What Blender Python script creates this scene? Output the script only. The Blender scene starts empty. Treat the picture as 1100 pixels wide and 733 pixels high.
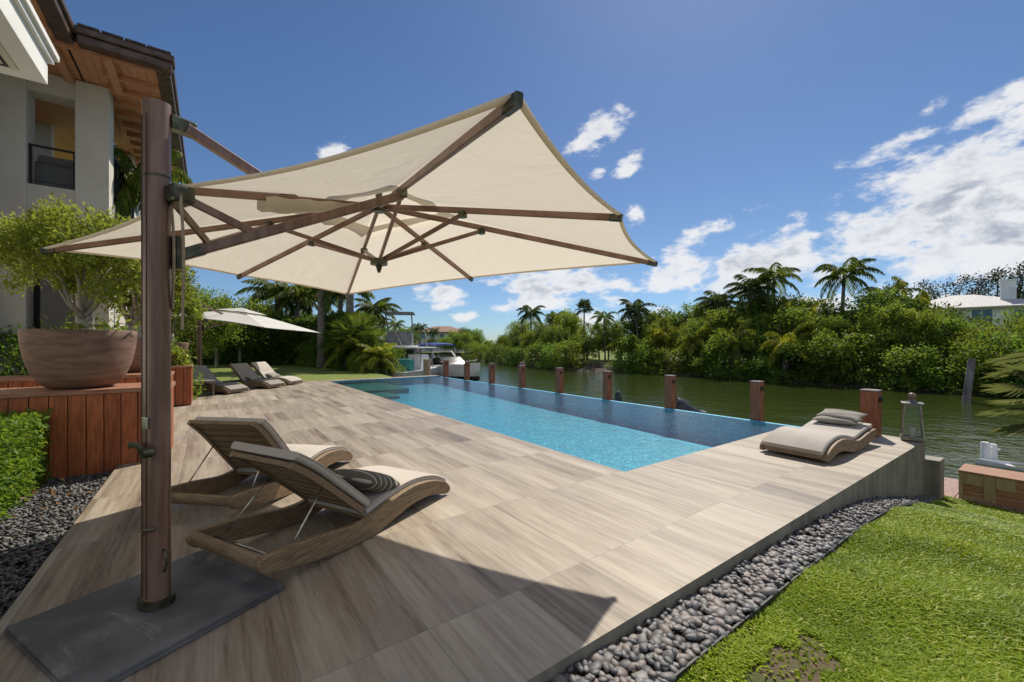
import bpy, bmesh, math, random
import numpy as np
from mathutils import Vector, Matrix

# ------------------------------------------------------------------ camera, sky, sun, exposure
scene = bpy.context.scene
COL = scene.collection
FPX, HORY, CAMH = 447.0, 370.0, 1.5
cam_d = bpy.data.cameras.new('camera')
cam_d.sensor_width = 36.0
cam_d.lens = 36.0 * FPX / 1100.0
cam_d.shift_y = (HORY - 366.5) / 1100.0
cam_d.clip_start = 0.05
cam_d.clip_end = 3000.0
cam = bpy.data.objects.new('camera', cam_d)
cam.location = (0, 0, CAMH)
cam.rotation_euler = (math.radians(90), 0, 0)
COL.objects.link(cam)
scene.camera = cam

SUN_AZ, SUN_EL = math.radians(26.2), math.radians(51.1)     # azimuth from +Y towards +X
sun_d = bpy.data.lights.new('sun', 'SUN')
sun_d.energy = 3.55
sun_d.angle = math.radians(0.55)
sun_d.color = (1.0, 0.93, 0.81)
sun = bpy.data.objects.new('sun', sun_d)
sdir = Vector((math.sin(SUN_AZ) * math.cos(SUN_EL), math.cos(SUN_AZ) * math.cos(SUN_EL), math.sin(SUN_EL)))
sun.rotation_euler = sdir.to_track_quat('Z', 'Y').to_euler()
sun.location = sdir * 40
COL.objects.link(sun)

scene.view_settings.view_transform = 'Standard'
scene.view_settings.look = 'None'
scene.view_settings.gamma = 1.0
scene.view_settings.exposure = 0.58
scene.cycles.use_denoising = True
scene.cycles.max_bounces = 10
scene.cycles.transparent_max_bounces = 12
scene.cycles.caustics_reflective = False
scene.cycles.caustics_refractive = False

SKY_STRENGTH = 0.058
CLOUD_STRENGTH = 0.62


class NT:
    """small helper for node expressions"""
    def __init__(s, tree):
        s.t = tree
        s.n = tree.nodes
        s.l = tree.links

    def new(s, kind, **kw):
        nd = s.n.new(kind)
        for k, v in kw.items():
            setattr(nd, k, v)
        return nd

    def put(s, sock, v):
        if isinstance(v, bpy.types.NodeSocket):
            s.l.new(v, sock)
        else:
            sock.default_value = v

    def m(s, op, a, b=None, c=None, clamp=False):
        nd = s.n.new('ShaderNodeMath')
        nd.operation = op
        nd.use_clamp = clamp
        s.put(nd.inputs[0], a)
        if b is not None:
            s.put(nd.inputs[1], b)
        if c is not None:
            s.put(nd.inputs[2], c)
        return nd.outputs[0]

    def smooth(s, v, a, b):
        nd = s.n.new('ShaderNodeMapRange')
        nd.interpolation_type = 'SMOOTHSTEP'
        s.put(nd.inputs['Value'], v)
        nd.inputs['From Min'].default_value = a
        nd.inputs['From Max'].default_value = b
        return nd.outputs[0]

    def mix(s, fac, a, b):
        nd = s.n.new('ShaderNodeMix')
        nd.data_type = 'RGBA'
        s.put(nd.inputs[0], fac)
        s.put(nd.inputs[6], a)
        s.put(nd.inputs[7], b)
        return nd.outputs[2]

    def noise(s, vec, scale, detail=4, rough=0.55, dist=0.0):
        nd = s.n.new('ShaderNodeTexNoise')
        if vec is not None:
            s.l.new(vec, nd.inputs['Vector'])
        nd.inputs['Scale'].default_value = scale
        nd.inputs['Detail'].default_value = detail
        nd.inputs['Roughness'].default_value = rough
        nd.inputs['Distortion'].default_value = dist
        return nd.outputs[0]

    def vmul(s, vec, xyz):
        nd = s.n.new('ShaderNodeVectorMath')
        nd.operation = 'MULTIPLY'
        s.l.new(vec, nd.inputs[0])
        nd.inputs[1].default_value = xyz
        return nd.outputs[0]

    def vadd(s, vec, xyz):
        nd = s.n.new('ShaderNodeVectorMath')
        nd.operation = 'ADD'
        s.l.new(vec, nd.inputs[0])
        s.put(nd.inputs[1], xyz)
        return nd.outputs[0]


def C4(c):
    return (c[0], c[1], c[2], 1.0)


def build_world():
    w = bpy.data.worlds.new('World')
    scene.world = w
    w.use_nodes = True
    T = NT(w.node_tree)
    T.n.clear()
    out = T.new('ShaderNodeOutputWorld')
    sky = T.new('ShaderNodeTexSky')
    sky.sky_type = 'NISHITA'
    sky.sun_disc = False
    sky.sun_elevation = SUN_EL
    sky.sun_rotation = SUN_AZ
    sky.air_density = 1.0
    sky.dust_density = 0.2
    sky.ozone_density = 4.5
    bg = T.new('ShaderNodeBackground')
    hsv = T.new('ShaderNodeHueSaturation')
    hsv.inputs['Saturation'].default_value = 1.10
    hsv.inputs['Hue'].default_value = 0.504
    T.l.new(sky.outputs[0], hsv.inputs['Color'])
    bg.inputs[1].default_value = SKY_STRENGTH
    tc = T.new('ShaderNodeTexCoord')
    d = tc.outputs['Generated']
    sp = T.new('ShaderNodeSeparateXYZ')
    T.l.new(d, sp.inputs[0])
    x, y, z = sp.outputs
    az = T.m('ARCTAN2', x, y)
    el = T.m('ARCSINE', z)
    # clear tropical air: the low sky stays pale blue instead of yellow
    low = T.mix(T.smooth(el, .0, math.radians(14)), C4((.74, .92, 1.16)), C4((1, 1, 1)))
    mul = T.new('ShaderNodeMix', data_type='RGBA', blend_type='MULTIPLY')
    mul.inputs[0].default_value = 1.0
    T.l.new(hsv.outputs[0], mul.inputs[6])
    T.l.new(low, mul.inputs[7])
    T.l.new(mul.outputs[2], bg.inputs[0])
    # cloud banks: centre azimuth, elevation, half widths (degrees), weight, tilt
    banks = [(47, 13.0, 9, 4.2, 1.15, 0.25), (49, 17.2, 6.5, 2.0, .95, .45), (52, 10.0, 10, 5.0, 1.1, 0), (42, 11.3, 6.5, 2.6, 1.05, .2),
             (37.2, 8.6, 5.0, 2.6, .85, 0), (41.8, 19.2, 3.4, 1.3, .78, .25), (50.0, 20.9, 3.4, 1.2, .72, .4), (45, 21.5, 2.0, .8, .42, .4),
             (31, 10.0, 6.0, 3.2, 1.0, .15), (25.6, 13.6, 4.6, 1.5, .75, .2), (22.6, 9.0, 5.0, 2.8, .9, 0), (26, 7.0, 7, 2.0, .7, 0),
             (11.5, 26.5, 3.4, 2.0, .68, .5), (16.2, 22.5, 2.4, 1.5, .68, .5), (11.4, 22.0, 1.3, .8, .5, .3), (16.5, 16.5, 1.0, 1.2, .45, 0),
             (-23, 23.2, 2.2, 1.1, .85, .3), (6.5, 8.2, 8.0, 2.0, 1.0, 0), (3, 6.0, 3.6, 1.4, .85, 0), (-10.2, 6.8, 3.2, 1.6, .9, 0), (-6.8, 3.6, 2.0, .9, .75, 0),
             (13.5, 5.5, 3.5, 1.2, .7, 0), (-1.5, 8.6, 2.5, .7, .5, 0), (-1.4, 5.0, 1.8, .7, .6, 0), (-15.5, 7.2, 2.2, .8, .5, 0), (45, 4.5, 26, 2.0, .62, 0), (18, 3.0, 14, 1.6, .62, 0),
             (75, 14, 14, 5, .8, .1), (105, 24, 20, 9, 1.0, 0), (140, 30, 24, 16, 1.1, 0), (176, 34, 30, 20, 1.1, 0), (-120, 26, 24, 12, 1.0, 0), (-150, 34, 28, 18, 1.1, 0), (-172, 30, 20, 18, 1.1, 0), (-75, 12, 12, 4, .7, 0)]  # unseen banks, mostly behind the camera, added as fill light for the shade
    tot = None
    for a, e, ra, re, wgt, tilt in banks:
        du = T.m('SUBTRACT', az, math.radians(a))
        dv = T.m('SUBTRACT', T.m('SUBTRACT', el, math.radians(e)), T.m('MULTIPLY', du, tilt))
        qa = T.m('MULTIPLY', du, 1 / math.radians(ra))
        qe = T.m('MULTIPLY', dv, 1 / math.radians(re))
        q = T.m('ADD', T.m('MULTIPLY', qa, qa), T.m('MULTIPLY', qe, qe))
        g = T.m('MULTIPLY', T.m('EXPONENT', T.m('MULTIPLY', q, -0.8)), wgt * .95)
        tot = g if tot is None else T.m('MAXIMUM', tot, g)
    cv = T.vmul(d, (1.0, 1.0, 1.9))
    n1 = T.noise(cv, 9.0, 8, 0.60, 0.3)
    n2 = T.noise(cv, 26.0, 6, 0.62, 0.1)
    nn = T.m('ADD', T.m('MULTIPLY', T.m('SUBTRACT', n1, .5), 2.3), T.m('MULTIPLY', T.m('SUBTRACT', n2, .5), 1.0))
    val = T.m('ADD', tot, nn)
    dens = T.smooth(T.m('ADD', val, .10), .38, .84)
    dens = T.m('MULTIPLY', dens, T.smooth(tot, .04, .20))
    # shading inside the cloud: thicker parts lower down are greyer
    n3 = T.noise(T.vadd(cv, (0.02, 0.03, -0.050)), 9.0, 6, 0.60, 0.3)
    light = T.smooth(T.m('SUBTRACT', n1, n3), -.10, .12)
    thick = T.smooth(val, .62, 1.15)
    shade = T.m('MULTIPLY', T.m('SUBTRACT', 1.0, light), thick, clamp=True)
    ccol = T.mix(shade, C4((.94, .945, .96)), C4((.46, .50, .58)))
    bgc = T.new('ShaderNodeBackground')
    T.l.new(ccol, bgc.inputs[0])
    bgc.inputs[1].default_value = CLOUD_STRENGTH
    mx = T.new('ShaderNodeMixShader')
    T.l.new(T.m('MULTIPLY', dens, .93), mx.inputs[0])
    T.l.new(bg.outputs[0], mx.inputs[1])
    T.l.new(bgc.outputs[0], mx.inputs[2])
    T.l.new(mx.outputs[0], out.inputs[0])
    w.cycles.sampling_method = 'MANUAL'
    w.cycles.sample_map_resolution = 512


build_world()

# ------------------------------------------------------------------ frames
DU = Vector((615.0, 447.0, 0)).normalized()      # deck axis along the short pool side
DV = Vector((-DU.y, DU.x, 0))                    # deck axis along the long pool side
DECK = math.atan2(DU.y, DU.x)


def W(u, v, z=0.0):
    return DU * u + DV * v + Vector((0, 0, z))


def UV(p):
    return (p[0] * DU.x + p[1] * DU.y, p[0] * DV.x + p[1] * DV.y)


def at(px, py, D):
    return Vector(((px - 550) / FPX * D, D, CAMH + (HORY - py) / FPX * D))


def gnd(px, py, z=0.0):
    D = (CAMH - z) * FPX / (py - HORY)
    return Vector(((px - 550) / FPX * D, D, z))


# ------------------------------------------------------------------ mesh helpers
class MB:
    def __init__(s):
        s.v = []
        s.f = []

    def add(s, verts, faces):
        o = len(s.v)
        s.v.extend([tuple(p) for p in verts])
        s.f.extend([tuple(i + o for i in f) for f in faces])
        return s

    def box(s, lo, hi, bev=0.0, M=None):
        bm = bmesh.new()
        sx, sy, sz = (hi[i] - lo[i] for i in range(3))
        bmesh.ops.create_cube(bm, size=1.0)
        for p in bm.verts:
            p.co = Vector(((p.co.x + .5) * sx + lo[0], (p.co.y + .5) * sy + lo[1], (p.co.z + .5) * sz + lo[2]))
        if bev > 0:
            bmesh.ops.bevel(bm, geom=list(bm.edges), offset=min(bev, .45 * min(abs(sx), abs(sy), abs(sz))), segments=2, affect='EDGES', profile=.6)
        return s.bm(bm, M)

    def bm(s, bm, M=None):
        bm.verts.index_update()
        vs = [(M @ p.co if M else p.co.copy()) for p in bm.verts]
        fs = [[p.index for p in f.verts] for f in bm.faces]
        bm.free()
        return s.add(vs, fs)

    def sweep(s, centers, section, up=Vector((0, 0, 1)), scales=None, caps=True, sides=None):
        """section: list of (a along side, b along up')"""
        n = len(centers)
        cs = [Vector(c) for c in centers]
        verts = []
        k = len(section)
        for i, c in enumerate(cs):
            t = (cs[min(i + 1, n - 1)] - cs[max(i - 1, 0)]).normalized()
            side = sides if sides is not None else t.cross(up)
            if side.length < 1e-5:
                side = Vector((1, 0, 0))
            side = side.normalized()
            u2 = side.cross(t).normalized()
            sc = scales[i] if scales else 1.0
            for a, b in section:
                verts.append(c + side * (a * sc) + u2 * (b * sc))
        faces = []
        for i in range(n - 1):
            for j in range(k):
                a = i * k + j
                b = i * k + (j + 1) % k
                faces.append((a, b, b + k, a + k))
        if caps:
            faces.append(tuple(range(k - 1, -1, -1)))
            faces.append(tuple((n - 1) * k + j for j in range(k)))
        return s.add(verts, faces)

    def tube(s, pts, r, seg=8, scales=None, caps=True):
        sec = [(r * math.cos(2 * math.pi * j / seg), r * math.sin(2 * math.pi * j / seg)) for j in range(seg)]
        t = (Vector(pts[-1]) - Vector(pts[0])).normalized()
        up = Vector((0, 0, 1)) if abs(t.z) < .9 else Vector((0, 1, 0))
        return s.sweep(pts, sec, up, scales, caps)

    def bar(s, a, b, w, h, up=Vector((0, 0, 1)), bev=.15):
        e = bev * min(w, h)
        x, y = w / 2, h / 2
        sec = [(-x + e, -y), (x - e, -y), (x, -y + e), (x, y - e), (x - e, y), (-x + e, y), (-x, y - e), (-x, -y + e)]
        t = (Vector(b) - Vector(a)).normalized()
        if abs(t.dot(up)) > .95:
            up = Vector((0, 1, 0))
        return s.sweep([a, b], sec, up)

    def lathe(s, prof, seg=32, c=(0, 0, 0), close=False):
        verts, faces = [], []
        n = len(prof)
        for i in range(seg):
            a = 2 * math.pi * i / seg
            for r, z in prof:
                verts.append((c[0] + r * math.cos(a), c[1] + r * math.sin(a), c[2] + z))
        for i in range(seg):
            i2 = (i + 1) % seg
            for j in range(n - 1):
                faces.append((i * n + j, i2 * n + j, i2 * n + j + 1, i * n + j + 1))
        if prof[0][0] > 1e-4:
            faces.append(tuple(i * n for i in range(seg - 1, -1, -1)))
        if prof[-1][0] > 1e-4:
            faces.append(tuple(i * n + n - 1 for i in range(seg)))
        return s.add(verts, faces)

    def prism(s, poly, axis, lo, hi):
        """poly in the two other axes, extruded along axis (0,1,2)"""
        def mk(p, t):
            q = list(p)
            q.insert(axis, t)
            return tuple(q)
        n = len(poly)
        verts = [mk(p, lo) for p in poly] + [mk(p, hi) for p in poly]
        faces = [tuple(range(n - 1, -1, -1)), tuple(range(n, 2 * n))]
        for i in range(n):
            j = (i + 1) % n
            faces.append((i, j, j + n, i + n))
        return s.add(verts, faces)

    def build(s, name, mat, parent=None, smooth=False, angle=None, label=None, loc=None, rz=None):
        me = bpy.data.meshes.new(name)
        me.from_pydata(s.v, [], s.f)
        me.update()
        bm = bmesh.new()
        bm.from_mesh(me)
        bmesh.ops.recalc_face_normals(bm, faces=bm.faces)
        bm.normal_update()
        if all(abs(f.normal.z) > .7 for f in bm.faces) and sum(f.normal.z for f in bm.faces) < -.5 * len(bm.faces):
            bmesh.ops.reverse_faces(bm, faces=bm.faces)      # open sheets look up
        bm.to_mesh(me)
        bm.free()
        return link(name, me, mat, parent, smooth, angle, label, loc, rz)


def link(name, me, mat, parent=None, smooth=False, angle=None, label=None, loc=None, rz=None):
    if mat is not None:
        me.materials.append(mat)
    if smooth:
        me.polygons.foreach_set('use_smooth', [True] * len(me.polygons))
        if angle:
            me.set_sharp_from_angle(angle=math.radians(angle))
    o = bpy.data.objects.new(name, me)
    COL.objects.link(o)
    if parent is not None:
        o.parent = parent
    if label:
        o['label'] = label
    if loc is not None:
        o.location = loc
    if rz is not None:
        o.rotation_euler = (0, 0, rz)
    return o


def raw_mesh(name, verts, faces):
    """fast mesh from numpy arrays, faces (n,k)"""
    me = bpy.data.meshes.new(name)
    verts = np.asarray(verts, dtype=np.float32)
    faces = np.asarray(faces, dtype=np.int32)
    k = faces.shape[1]
    me.vertices.add(len(verts))
    me.vertices.foreach_set('co', verts.ravel())
    me.loops.add(faces.size)
    me.loops.foreach_set('vertex_index', faces.ravel())
    me.polygons.add(len(faces))
    me.polygons.foreach_set('loop_start', np.arange(0, faces.size, k, dtype=np.int32))
    me.update(calc_edges=True)
    return me


def tag(o, label, cat, group=None):
    o['label'] = label
    o['category'] = cat
    if group:
        o['group'] = group
    return o


def kind(o, k):
    o['kind'] = k
    return o


def thing(name, label, cat, loc=(0, 0, 0), rz=0.0, group=None):
    o = bpy.data.objects.new(name, None)
    o.empty_display_size = .1
    COL.objects.link(o)
    o.location = loc
    o.rotation_euler = (0, 0, rz)
    return tag(o, label, cat, group)


def copy_tree(root, loc, rz=0.0, scale=None, label=None, group=None):
    r = root.copy()
    COL.objects.link(r)
    r.location = loc
    r.rotation_euler = (0, 0, rz)
    if scale is not None:
        r.scale = scale if hasattr(scale, '__len__') else (scale,) * 3
    if label:
        r['label'] = label
    if group:
        r['group'] = group
    for ch in list(root.children):
        c = ch.copy()
        COL.objects.link(c)
        c.parent = r
        for g in list(ch.children):
            d = g.copy()
            COL.objects.link(d)
            d.parent = c
    return r


# ------------------------------------------------------------------ materials
def principled(name):
    m = bpy.data.materials.new(name)
    m.use_nodes = True
    T = NT(m.node_tree)
    b = T.n['Principled BSDF']
    return m, T, b


def mat_noise(name, c1, c2, scale=6, rough=.6, bump=0.0, bscale=None, stretch=(1, 1, 1), metal=0.0, detail=5, contrast=(.35, .65), coat=0.0, obj=True, island=0.0, spec=None):
    m, T, b = principled(name)
    tc = T.new('ShaderNodeTexCoord')
    vec = T.vmul(tc.outputs['Object' if obj else 'Generated'], stretch)
    if island:
        g = T.new('ShaderNodeNewGeometry')
        off = T.m('MULTIPLY', g.outputs['Random Per Island'], 37.0)
        cmb = T.new('ShaderNodeCombineXYZ')
        for i in range(3):
            T.l.new(off, cmb.inputs[i])
        vec = T.vadd(vec, cmb.outputs[0])
    n = T.noise(vec, scale, detail)
    f = T.smooth(n, *contrast)
    if island:
        f = T.m('ADD', T.m('MULTIPLY', f, 1 - island), T.m('MULTIPLY', g.outputs['Random Per Island'], island), clamp=True)
    T.l.new(T.mix(f, C4(c1), C4(c2)), b.inputs['Base Color'])
    b.inputs['Roughness'].default_value = rough
    b.inputs['Metallic'].default_value = metal
    if coat:
        b.inputs['Coat Weight'].default_value = coat
    if spec is not None:
        b.inputs['Specular IOR Level'].default_value = spec
    if bump:
        bn = T.noise(vec, bscale or scale * 4, 4)
        bp = T.new('ShaderNodeBump')
        bp.inputs['Strength'].default_value = bump
        bp.inputs['Distance'].default_value = .02
        T.l.new(bn, bp.inputs['Height'])
        T.l.new(bp.outputs[0], b.inputs['Normal'])
    return m


def mat_leaf(name, c1, c2, c3=None, trans=.35, rough=.5, big=0.6):
    m, T, b = principled(name)
    g = T.new('ShaderNodeNewGeometry')
    tc = T.new('ShaderNodeTexCoord')
    n = T.noise(tc.outputs['Object'], big, 2)
    r = g.outputs['Random Per Island']
    f = T.m('ADD', T.m('MULTIPLY', r, .6), T.m('MULTIPLY', T.smooth(n, .35, .65), .4))
    col = T.mix(f, C4(c1), C4(c2))
    if c3:
        col = T.mix(T.smooth(r, .93, .97), col, C4(c3))
    oi = T.new('ShaderNodeObjectInfo')
    hs = T.new('ShaderNodeHueSaturation')
    T.l.new(T.m('ADD', T.m('MULTIPLY', T.m('FRACT', T.m('MULTIPLY', oi.outputs['Random'], 5.7)), .06), .475), hs.inputs['Hue'])
    T.l.new(T.m('ADD', T.m('MULTIPLY', oi.outputs['Random'], .75), .55), hs.inputs['Value'])
    T.l.new(col, hs.inputs['Color'])
    col = hs.outputs[0]
    T.l.new(col, b.inputs['Base Color'])
    b.inputs['Roughness'].default_value = rough
    b.inputs['Specular IOR Level'].default_value = .18
    tr = T.new('ShaderNodeBsdfTranslucent')
    T.l.new(T.mix(.5, col, C4((c2[0] * 1.5, c2[1] * 1.5, c2[2] * .7))), tr.inputs[0])
    mx = T.new('ShaderNodeMixShader')
    mx.inputs[0].default_value = trans
    T.l.new(b.outputs[0], mx.inputs[1])
    T.l.new(tr.outputs[0], mx.inputs[2])
    T.l.new(mx.outputs[0], T.n['Material Output'].inputs[0])
    return m


def mat_cloth(name, c1, c2, trans=0.0, weave=260, rough=.85, tcol=None):
    m, T, b = principled(name)
    tc = T.new('ShaderNodeTexCoord')
    n = T.noise(tc.outputs['Object'], 2.2, 4)
    n2 = T.noise(tc.outputs['Object'], weave, 2)
    f = T.m('ADD', T.m('MULTIPLY', T.smooth(n, .3, .7), .7), T.m('MULTIPLY', n2, .3))
    col = T.mix(f, C4(c1), C4(c2))
    T.l.new(col, b.inputs['Base Color'])
    b.inputs['Roughness'].default_value = rough
    b.inputs['Specular IOR Level'].default_value = .2
    bp = T.new('ShaderNodeBump')
    bp.inputs['Strength'].default_value = .15
    bp.inputs['Distance'].default_value = .004
    T.l.new(n2, bp.inputs['Height'])
    T.l.new(bp.outputs[0], b.inputs['Normal'])
    if trans:
        tr = T.new('ShaderNodeBsdfTranslucent')
        if tcol:
            tr.inputs[0].default_value = C4(tcol)
        else:
            T.l.new(col, tr.inputs[0])
        mx = T.new('ShaderNodeMixShader')
        mx.inputs[0].default_value = trans
        T.l.new(b.outputs[0], mx.inputs[1])
        T.l.new(tr.outputs[0], mx.inputs[2])
        T.l.new(mx.outputs[0], T.n['Material Output'].inputs[0])
    return m


def mat_stripes():
    m, T, b = principled('striped_cloth')
    tc = T.new('ShaderNodeTexCoord')
    sp = T.new('ShaderNodeSeparateXYZ')
    T.l.new(tc.outputs['Object'], sp.inputs[0])
    fr = T.m('FRACT', T.m('MULTIPLY', sp.outputs[0], 13.0))
    s1 = T.m('MULTIPLY', T.smooth(fr, .70, .74), T.m('SUBTRACT', 1.0, T.smooth(fr, .92, .96)))
    n = T.noise(tc.outputs['Object'], 200, 2)
    base = T.mix(n, C4((.045, .045, .038)), C4((.10, .095, .08)))
    T.l.new(T.mix(s1, base, C4((.36, .33, .27))), b.inputs['Base Color'])
    b.inputs['Roughness'].default_value = .9
    return m


def mat_deck():
    m, T, b = principled('wood_vein_limestone')
    tc = T.new('ShaderNodeTexCoord')
    sp = T.new('ShaderNodeSeparateXYZ')
    T.l.new(tc.outputs['Object'], sp.inputs[0])
    u, v, z = sp.outputs
    TU, TV = .60, 1.20
    uu = T.m('DIVIDE', T.m('SUBTRACT', u, .33), TU)
    vv = T.m('DIVIDE', T.m('SUBTRACT', v, .83), TV)
    cu, cv = T.m('FLOOR', uu), T.m('FLOOR', vv)
    fu, fv = T.m('FRACT', uu), T.m('FRACT', vv)
    cmb = T.new('ShaderNodeCombineXYZ')
    T.l.new(cu, cmb.inputs[0])
    T.l.new(cv, cmb.inputs[1])
    wn = T.new('ShaderNodeTexWhiteNoise')
    wn.noise_dimensions = '2D'
    T.l.new(cmb.outputs[0], wn.inputs['Vector'])
    rnd = wn.outputs['Value']
    # vein coordinates, shifted from tile to tile
    c2 = T.new('ShaderNodeCombineXYZ')
    T.l.new(T.m('ADD', T.m('MULTIPLY', u, 1.0), T.m('MULTIPLY', rnd, 31.0)), c2.inputs[0])
    T.l.new(T.m('ADD', T.m('MULTIPLY', v, .055), T.m('MULTIPLY', rnd, 17.0)), c2.inputs[1])
    T.l.new(z, c2.inputs[2])
    nb = T.noise(c2.outputs[0], 5.0, 5, .6, .3)
    nf = T.noise(c2.outputs[0], 26.0, 4, .6, .2)
    c3 = T.new('ShaderNodeCombineXYZ')
    T.l.new(T.m('ADD', T.m('MULTIPLY', u, 1.0), T.m('MULTIPLY', rnd, 11.0)), c3.inputs[0])
    T.l.new(T.m('MULTIPLY', v, .4), c3.inputs[1])
    npt = T.noise(c3.outputs[0], 2.2, 4, .6)
    ng = T.noise(c2.outputs[0], 85.0, 3, .6, .1)
    f = T.m('ADD', T.m('MULTIPLY', nb, .54), T.m('ADD', T.m('ADD', T.m('MULTIPLY', nf, .28), T.m('MULTIPLY', ng, .18)), T.m('MULTIPLY', T.m('SUBTRACT', rnd, .5), .11)))
    ramp = T.new('ShaderNodeValToRGB')
    T.l.new(f, ramp.inputs[0])
    e = ramp.color_ramp.elements
    e[0].position, e[0].color = .35, C4((.112, .080, .052))
    e[1].position, e[1].color = .68, C4((.452, .390, .306))
    k = e.new(.43); k.color = C4((.225, .174, .122))
    k = e.new(.53); k.color = C4((.328, .272, .202))
    col = T.mix(T.m('MULTIPLY', T.smooth(npt, .5, .75), .35), ramp.outputs[0], C4((.26, .24, .225)))
    # stains
    st = T.noise(tc.outputs['Object'], .9, 5, .65)
    col = T.mix(T.m('MULTIPLY', T.smooth(st, .55, .75), .25), col, C4((.40, .365, .31)))
    ju = T.m('MINIMUM', fu, T.m('SUBTRACT', 1.0, fu))
    jv = T.m('MINIMUM', fv, T.m('SUBTRACT', 1.0, fv))
    j = T.m('MAXIMUM', T.m('LESS_THAN', ju, .0026 / TU), T.m('LESS_THAN', jv, .0026 / TV))
    # veins also on the vertical faces: joints only on the top
    col = T.mix(T.m('MULTIPLY', j, .75), col, C4((.15, .13, .11)))
    T.l.new(col, b.inputs['Base Color'])
    b.inputs['Roughness'].default_value = .52
    T.l.new(T.m('ADD', T.m('MULTIPLY', nb, .25), .40), b.inputs['Roughness'])
    bp = T.new('ShaderNodeBump')
    bp.inputs['Strength'].default_value = .12
    bp.inputs['Distance'].default_value = .004
    T.l.new(T.m('SUBTRACT', nf, j), bp.inputs['Height'])
    T.l.new(bp.outputs[0], b.inputs['Normal'])
    return m


def mat_wall_stone():
    m, T, b = principled('limestone_cladding')
    tc = T.new('ShaderNodeTexCoord')
    sp = T.new('ShaderNodeSeparateXYZ')
    T.l.new(tc.outputs['Object'], sp.inputs[0])
    u, v, z = sp.outputs
    c2 = T.new('ShaderNodeCombineXYZ')
    T.l.new(T.m('MULTIPLY', T.m('ADD', u, v), 1.0), c2.inputs[0])
    T.l.new(T.m('MULTIPLY', z, .12), c2.inputs[1])
    nb = T.noise(c2.outputs[0], 5, 5, .6, .2)
    nf = T.noise(tc.outputs['Object'], 3, 5)
    f = T.m('ADD', T.m('MULTIPLY', nb, .6), T.m('MULTIPLY', nf, .4))
    T.l.new(T.mix(T.smooth(f, .3, .7), C4((.13, .115, .085)), C4((.31, .275, .215))), b.inputs['Base Color'])
    b.inputs['Roughness'].default_value = .6
    return m


def mat_pool_water():
    m, T, b = principled('pool_water')
    T.n.remove(b)
    tc = T.new('ShaderNodeTexCoord')
    n1 = T.noise(T.vmul(tc.outputs['Object'], (1, 1, 1)), 2.6, 3, .5, .4)
    n2 = T.noise(tc.outputs['Object'], 15.0, 3, .6, .3)
    bp = T.new('ShaderNodeBump')
    bp.inputs['Strength'].default_value = .55
    bp.inputs['Distance'].default_value = .045
    T.l.new(T.m('ADD', n1, T.m('MULTIPLY', n2, .38)), bp.inputs['Height'])
    gl = T.new('ShaderNodeBsdfGlossy')
    gl.inputs['Roughness'].default_value = .17
    T.l.new(bp.outputs[0], gl.inputs['Normal'])
    tr = T.new('ShaderNodeBsdfTransparent')
    tr.inputs[0].default_value = C4((.74, .97, 1.0))
    fr = T.new('ShaderNodeFresnel')
    fr.inputs[0].default_value = 1.33
    T.l.new(bp.outputs[0], fr.inputs['Normal'])
    mx = T.new('ShaderNodeMixShader')
    T.l.new(fr.outputs[0], mx.inputs[0])
    T.l.new(tr.outputs[0], mx.inputs[1])
    T.l.new(gl.outputs[0], mx.inputs[2])
    T.l.new(mx.outputs[0], T.n['Material Output'].inputs[0])
    return m


def mat_mosaic(name, c1, c2, c3, scale=28):
    m, T, b = principled(name)
    tc = T.new('ShaderNodeTexCoord')
    vo = T.new('ShaderNodeTexVoronoi')
    vo.inputs['Scale'].default_value = scale
    T.l.new(tc.outputs['Object'], vo.inputs['Vector'])
    sc = T.new('ShaderNodeSeparateColor')
    T.l.new(vo.outputs['Color'], sc.inputs[0])
    n = T.noise(tc.outputs['Object'], .8, 3)
    col = T.mix(sc.outputs[0], C4(c1), C4(c2))
    col = T.mix(T.smooth(sc.outputs[1], .75, .95), col, C4(c3))
    col = T.mix(T.m('MULTIPLY', n, .3), col, C4(c1))
    T.l.new(col, b.inputs['Base Color'])
    b.inputs['Roughness'].default_value = .4
    return m


def mat_canal():
    m, T, b = principled('canal_water')
    tc = T.new('ShaderNodeTexCoord')
    n1 = T.noise(T.vmul(tc.outputs['Object'], (1.0, 1.0, 1.0)), .9, 4, .6, .5)
    n2 = T.noise(tc.outputs['Object'], 4.0, 3, .6, .3)
    n3 = T.noise(tc.outputs['Object'], .06, 3)
    bp = T.new('ShaderNodeBump')
    bp.inputs['Strength'].default_value = .55
    bp.inputs['Distance'].default_value = .12
    T.l.new(T.m('ADD', n1, T.m('MULTIPLY', n2, .30)), bp.inputs['Height'])
    T.l.new(bp.outputs[0], b.inputs['Normal'])
    T.l.new(T.mix(n3, C4((.026, .038, .008)), C4((.040, .052, .013))), b.inputs['Base Color'])
    b.inputs['Roughness'].default_value = .06
    b.inputs['IOR'].default_value = 1.33
    return m


def mat_soil():
    m, T, b = principled('lawn_soil')
    tc = T.new('ShaderNodeTexCoord')
    n = T.noise(tc.outputs['Object'], 2.2, 5, .6)
    n2 = T.noise(tc.outputs['Object'], 40, 3)
    col = T.mix(T.smooth(n, .46, .58), C4((.075, .085, .020)), C4((.115, .078, .048)))
    col = T.mix(T.m('MULTIPLY', n2, .5), col, C4((.055, .050, .022)))
    T.l.new(col, b.inputs['Base Color'])
    b.inputs['Roughness'].default_value = .95
    bp = T.new('ShaderNodeBump')
    bp.inputs['Strength'].default_value = .6
    bp.inputs['Distance'].default_value = .02
    T.l.new(n2, bp.inputs['Height'])
    T.l.new(bp.outputs[0], b.inputs['Normal'])
    return m


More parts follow.
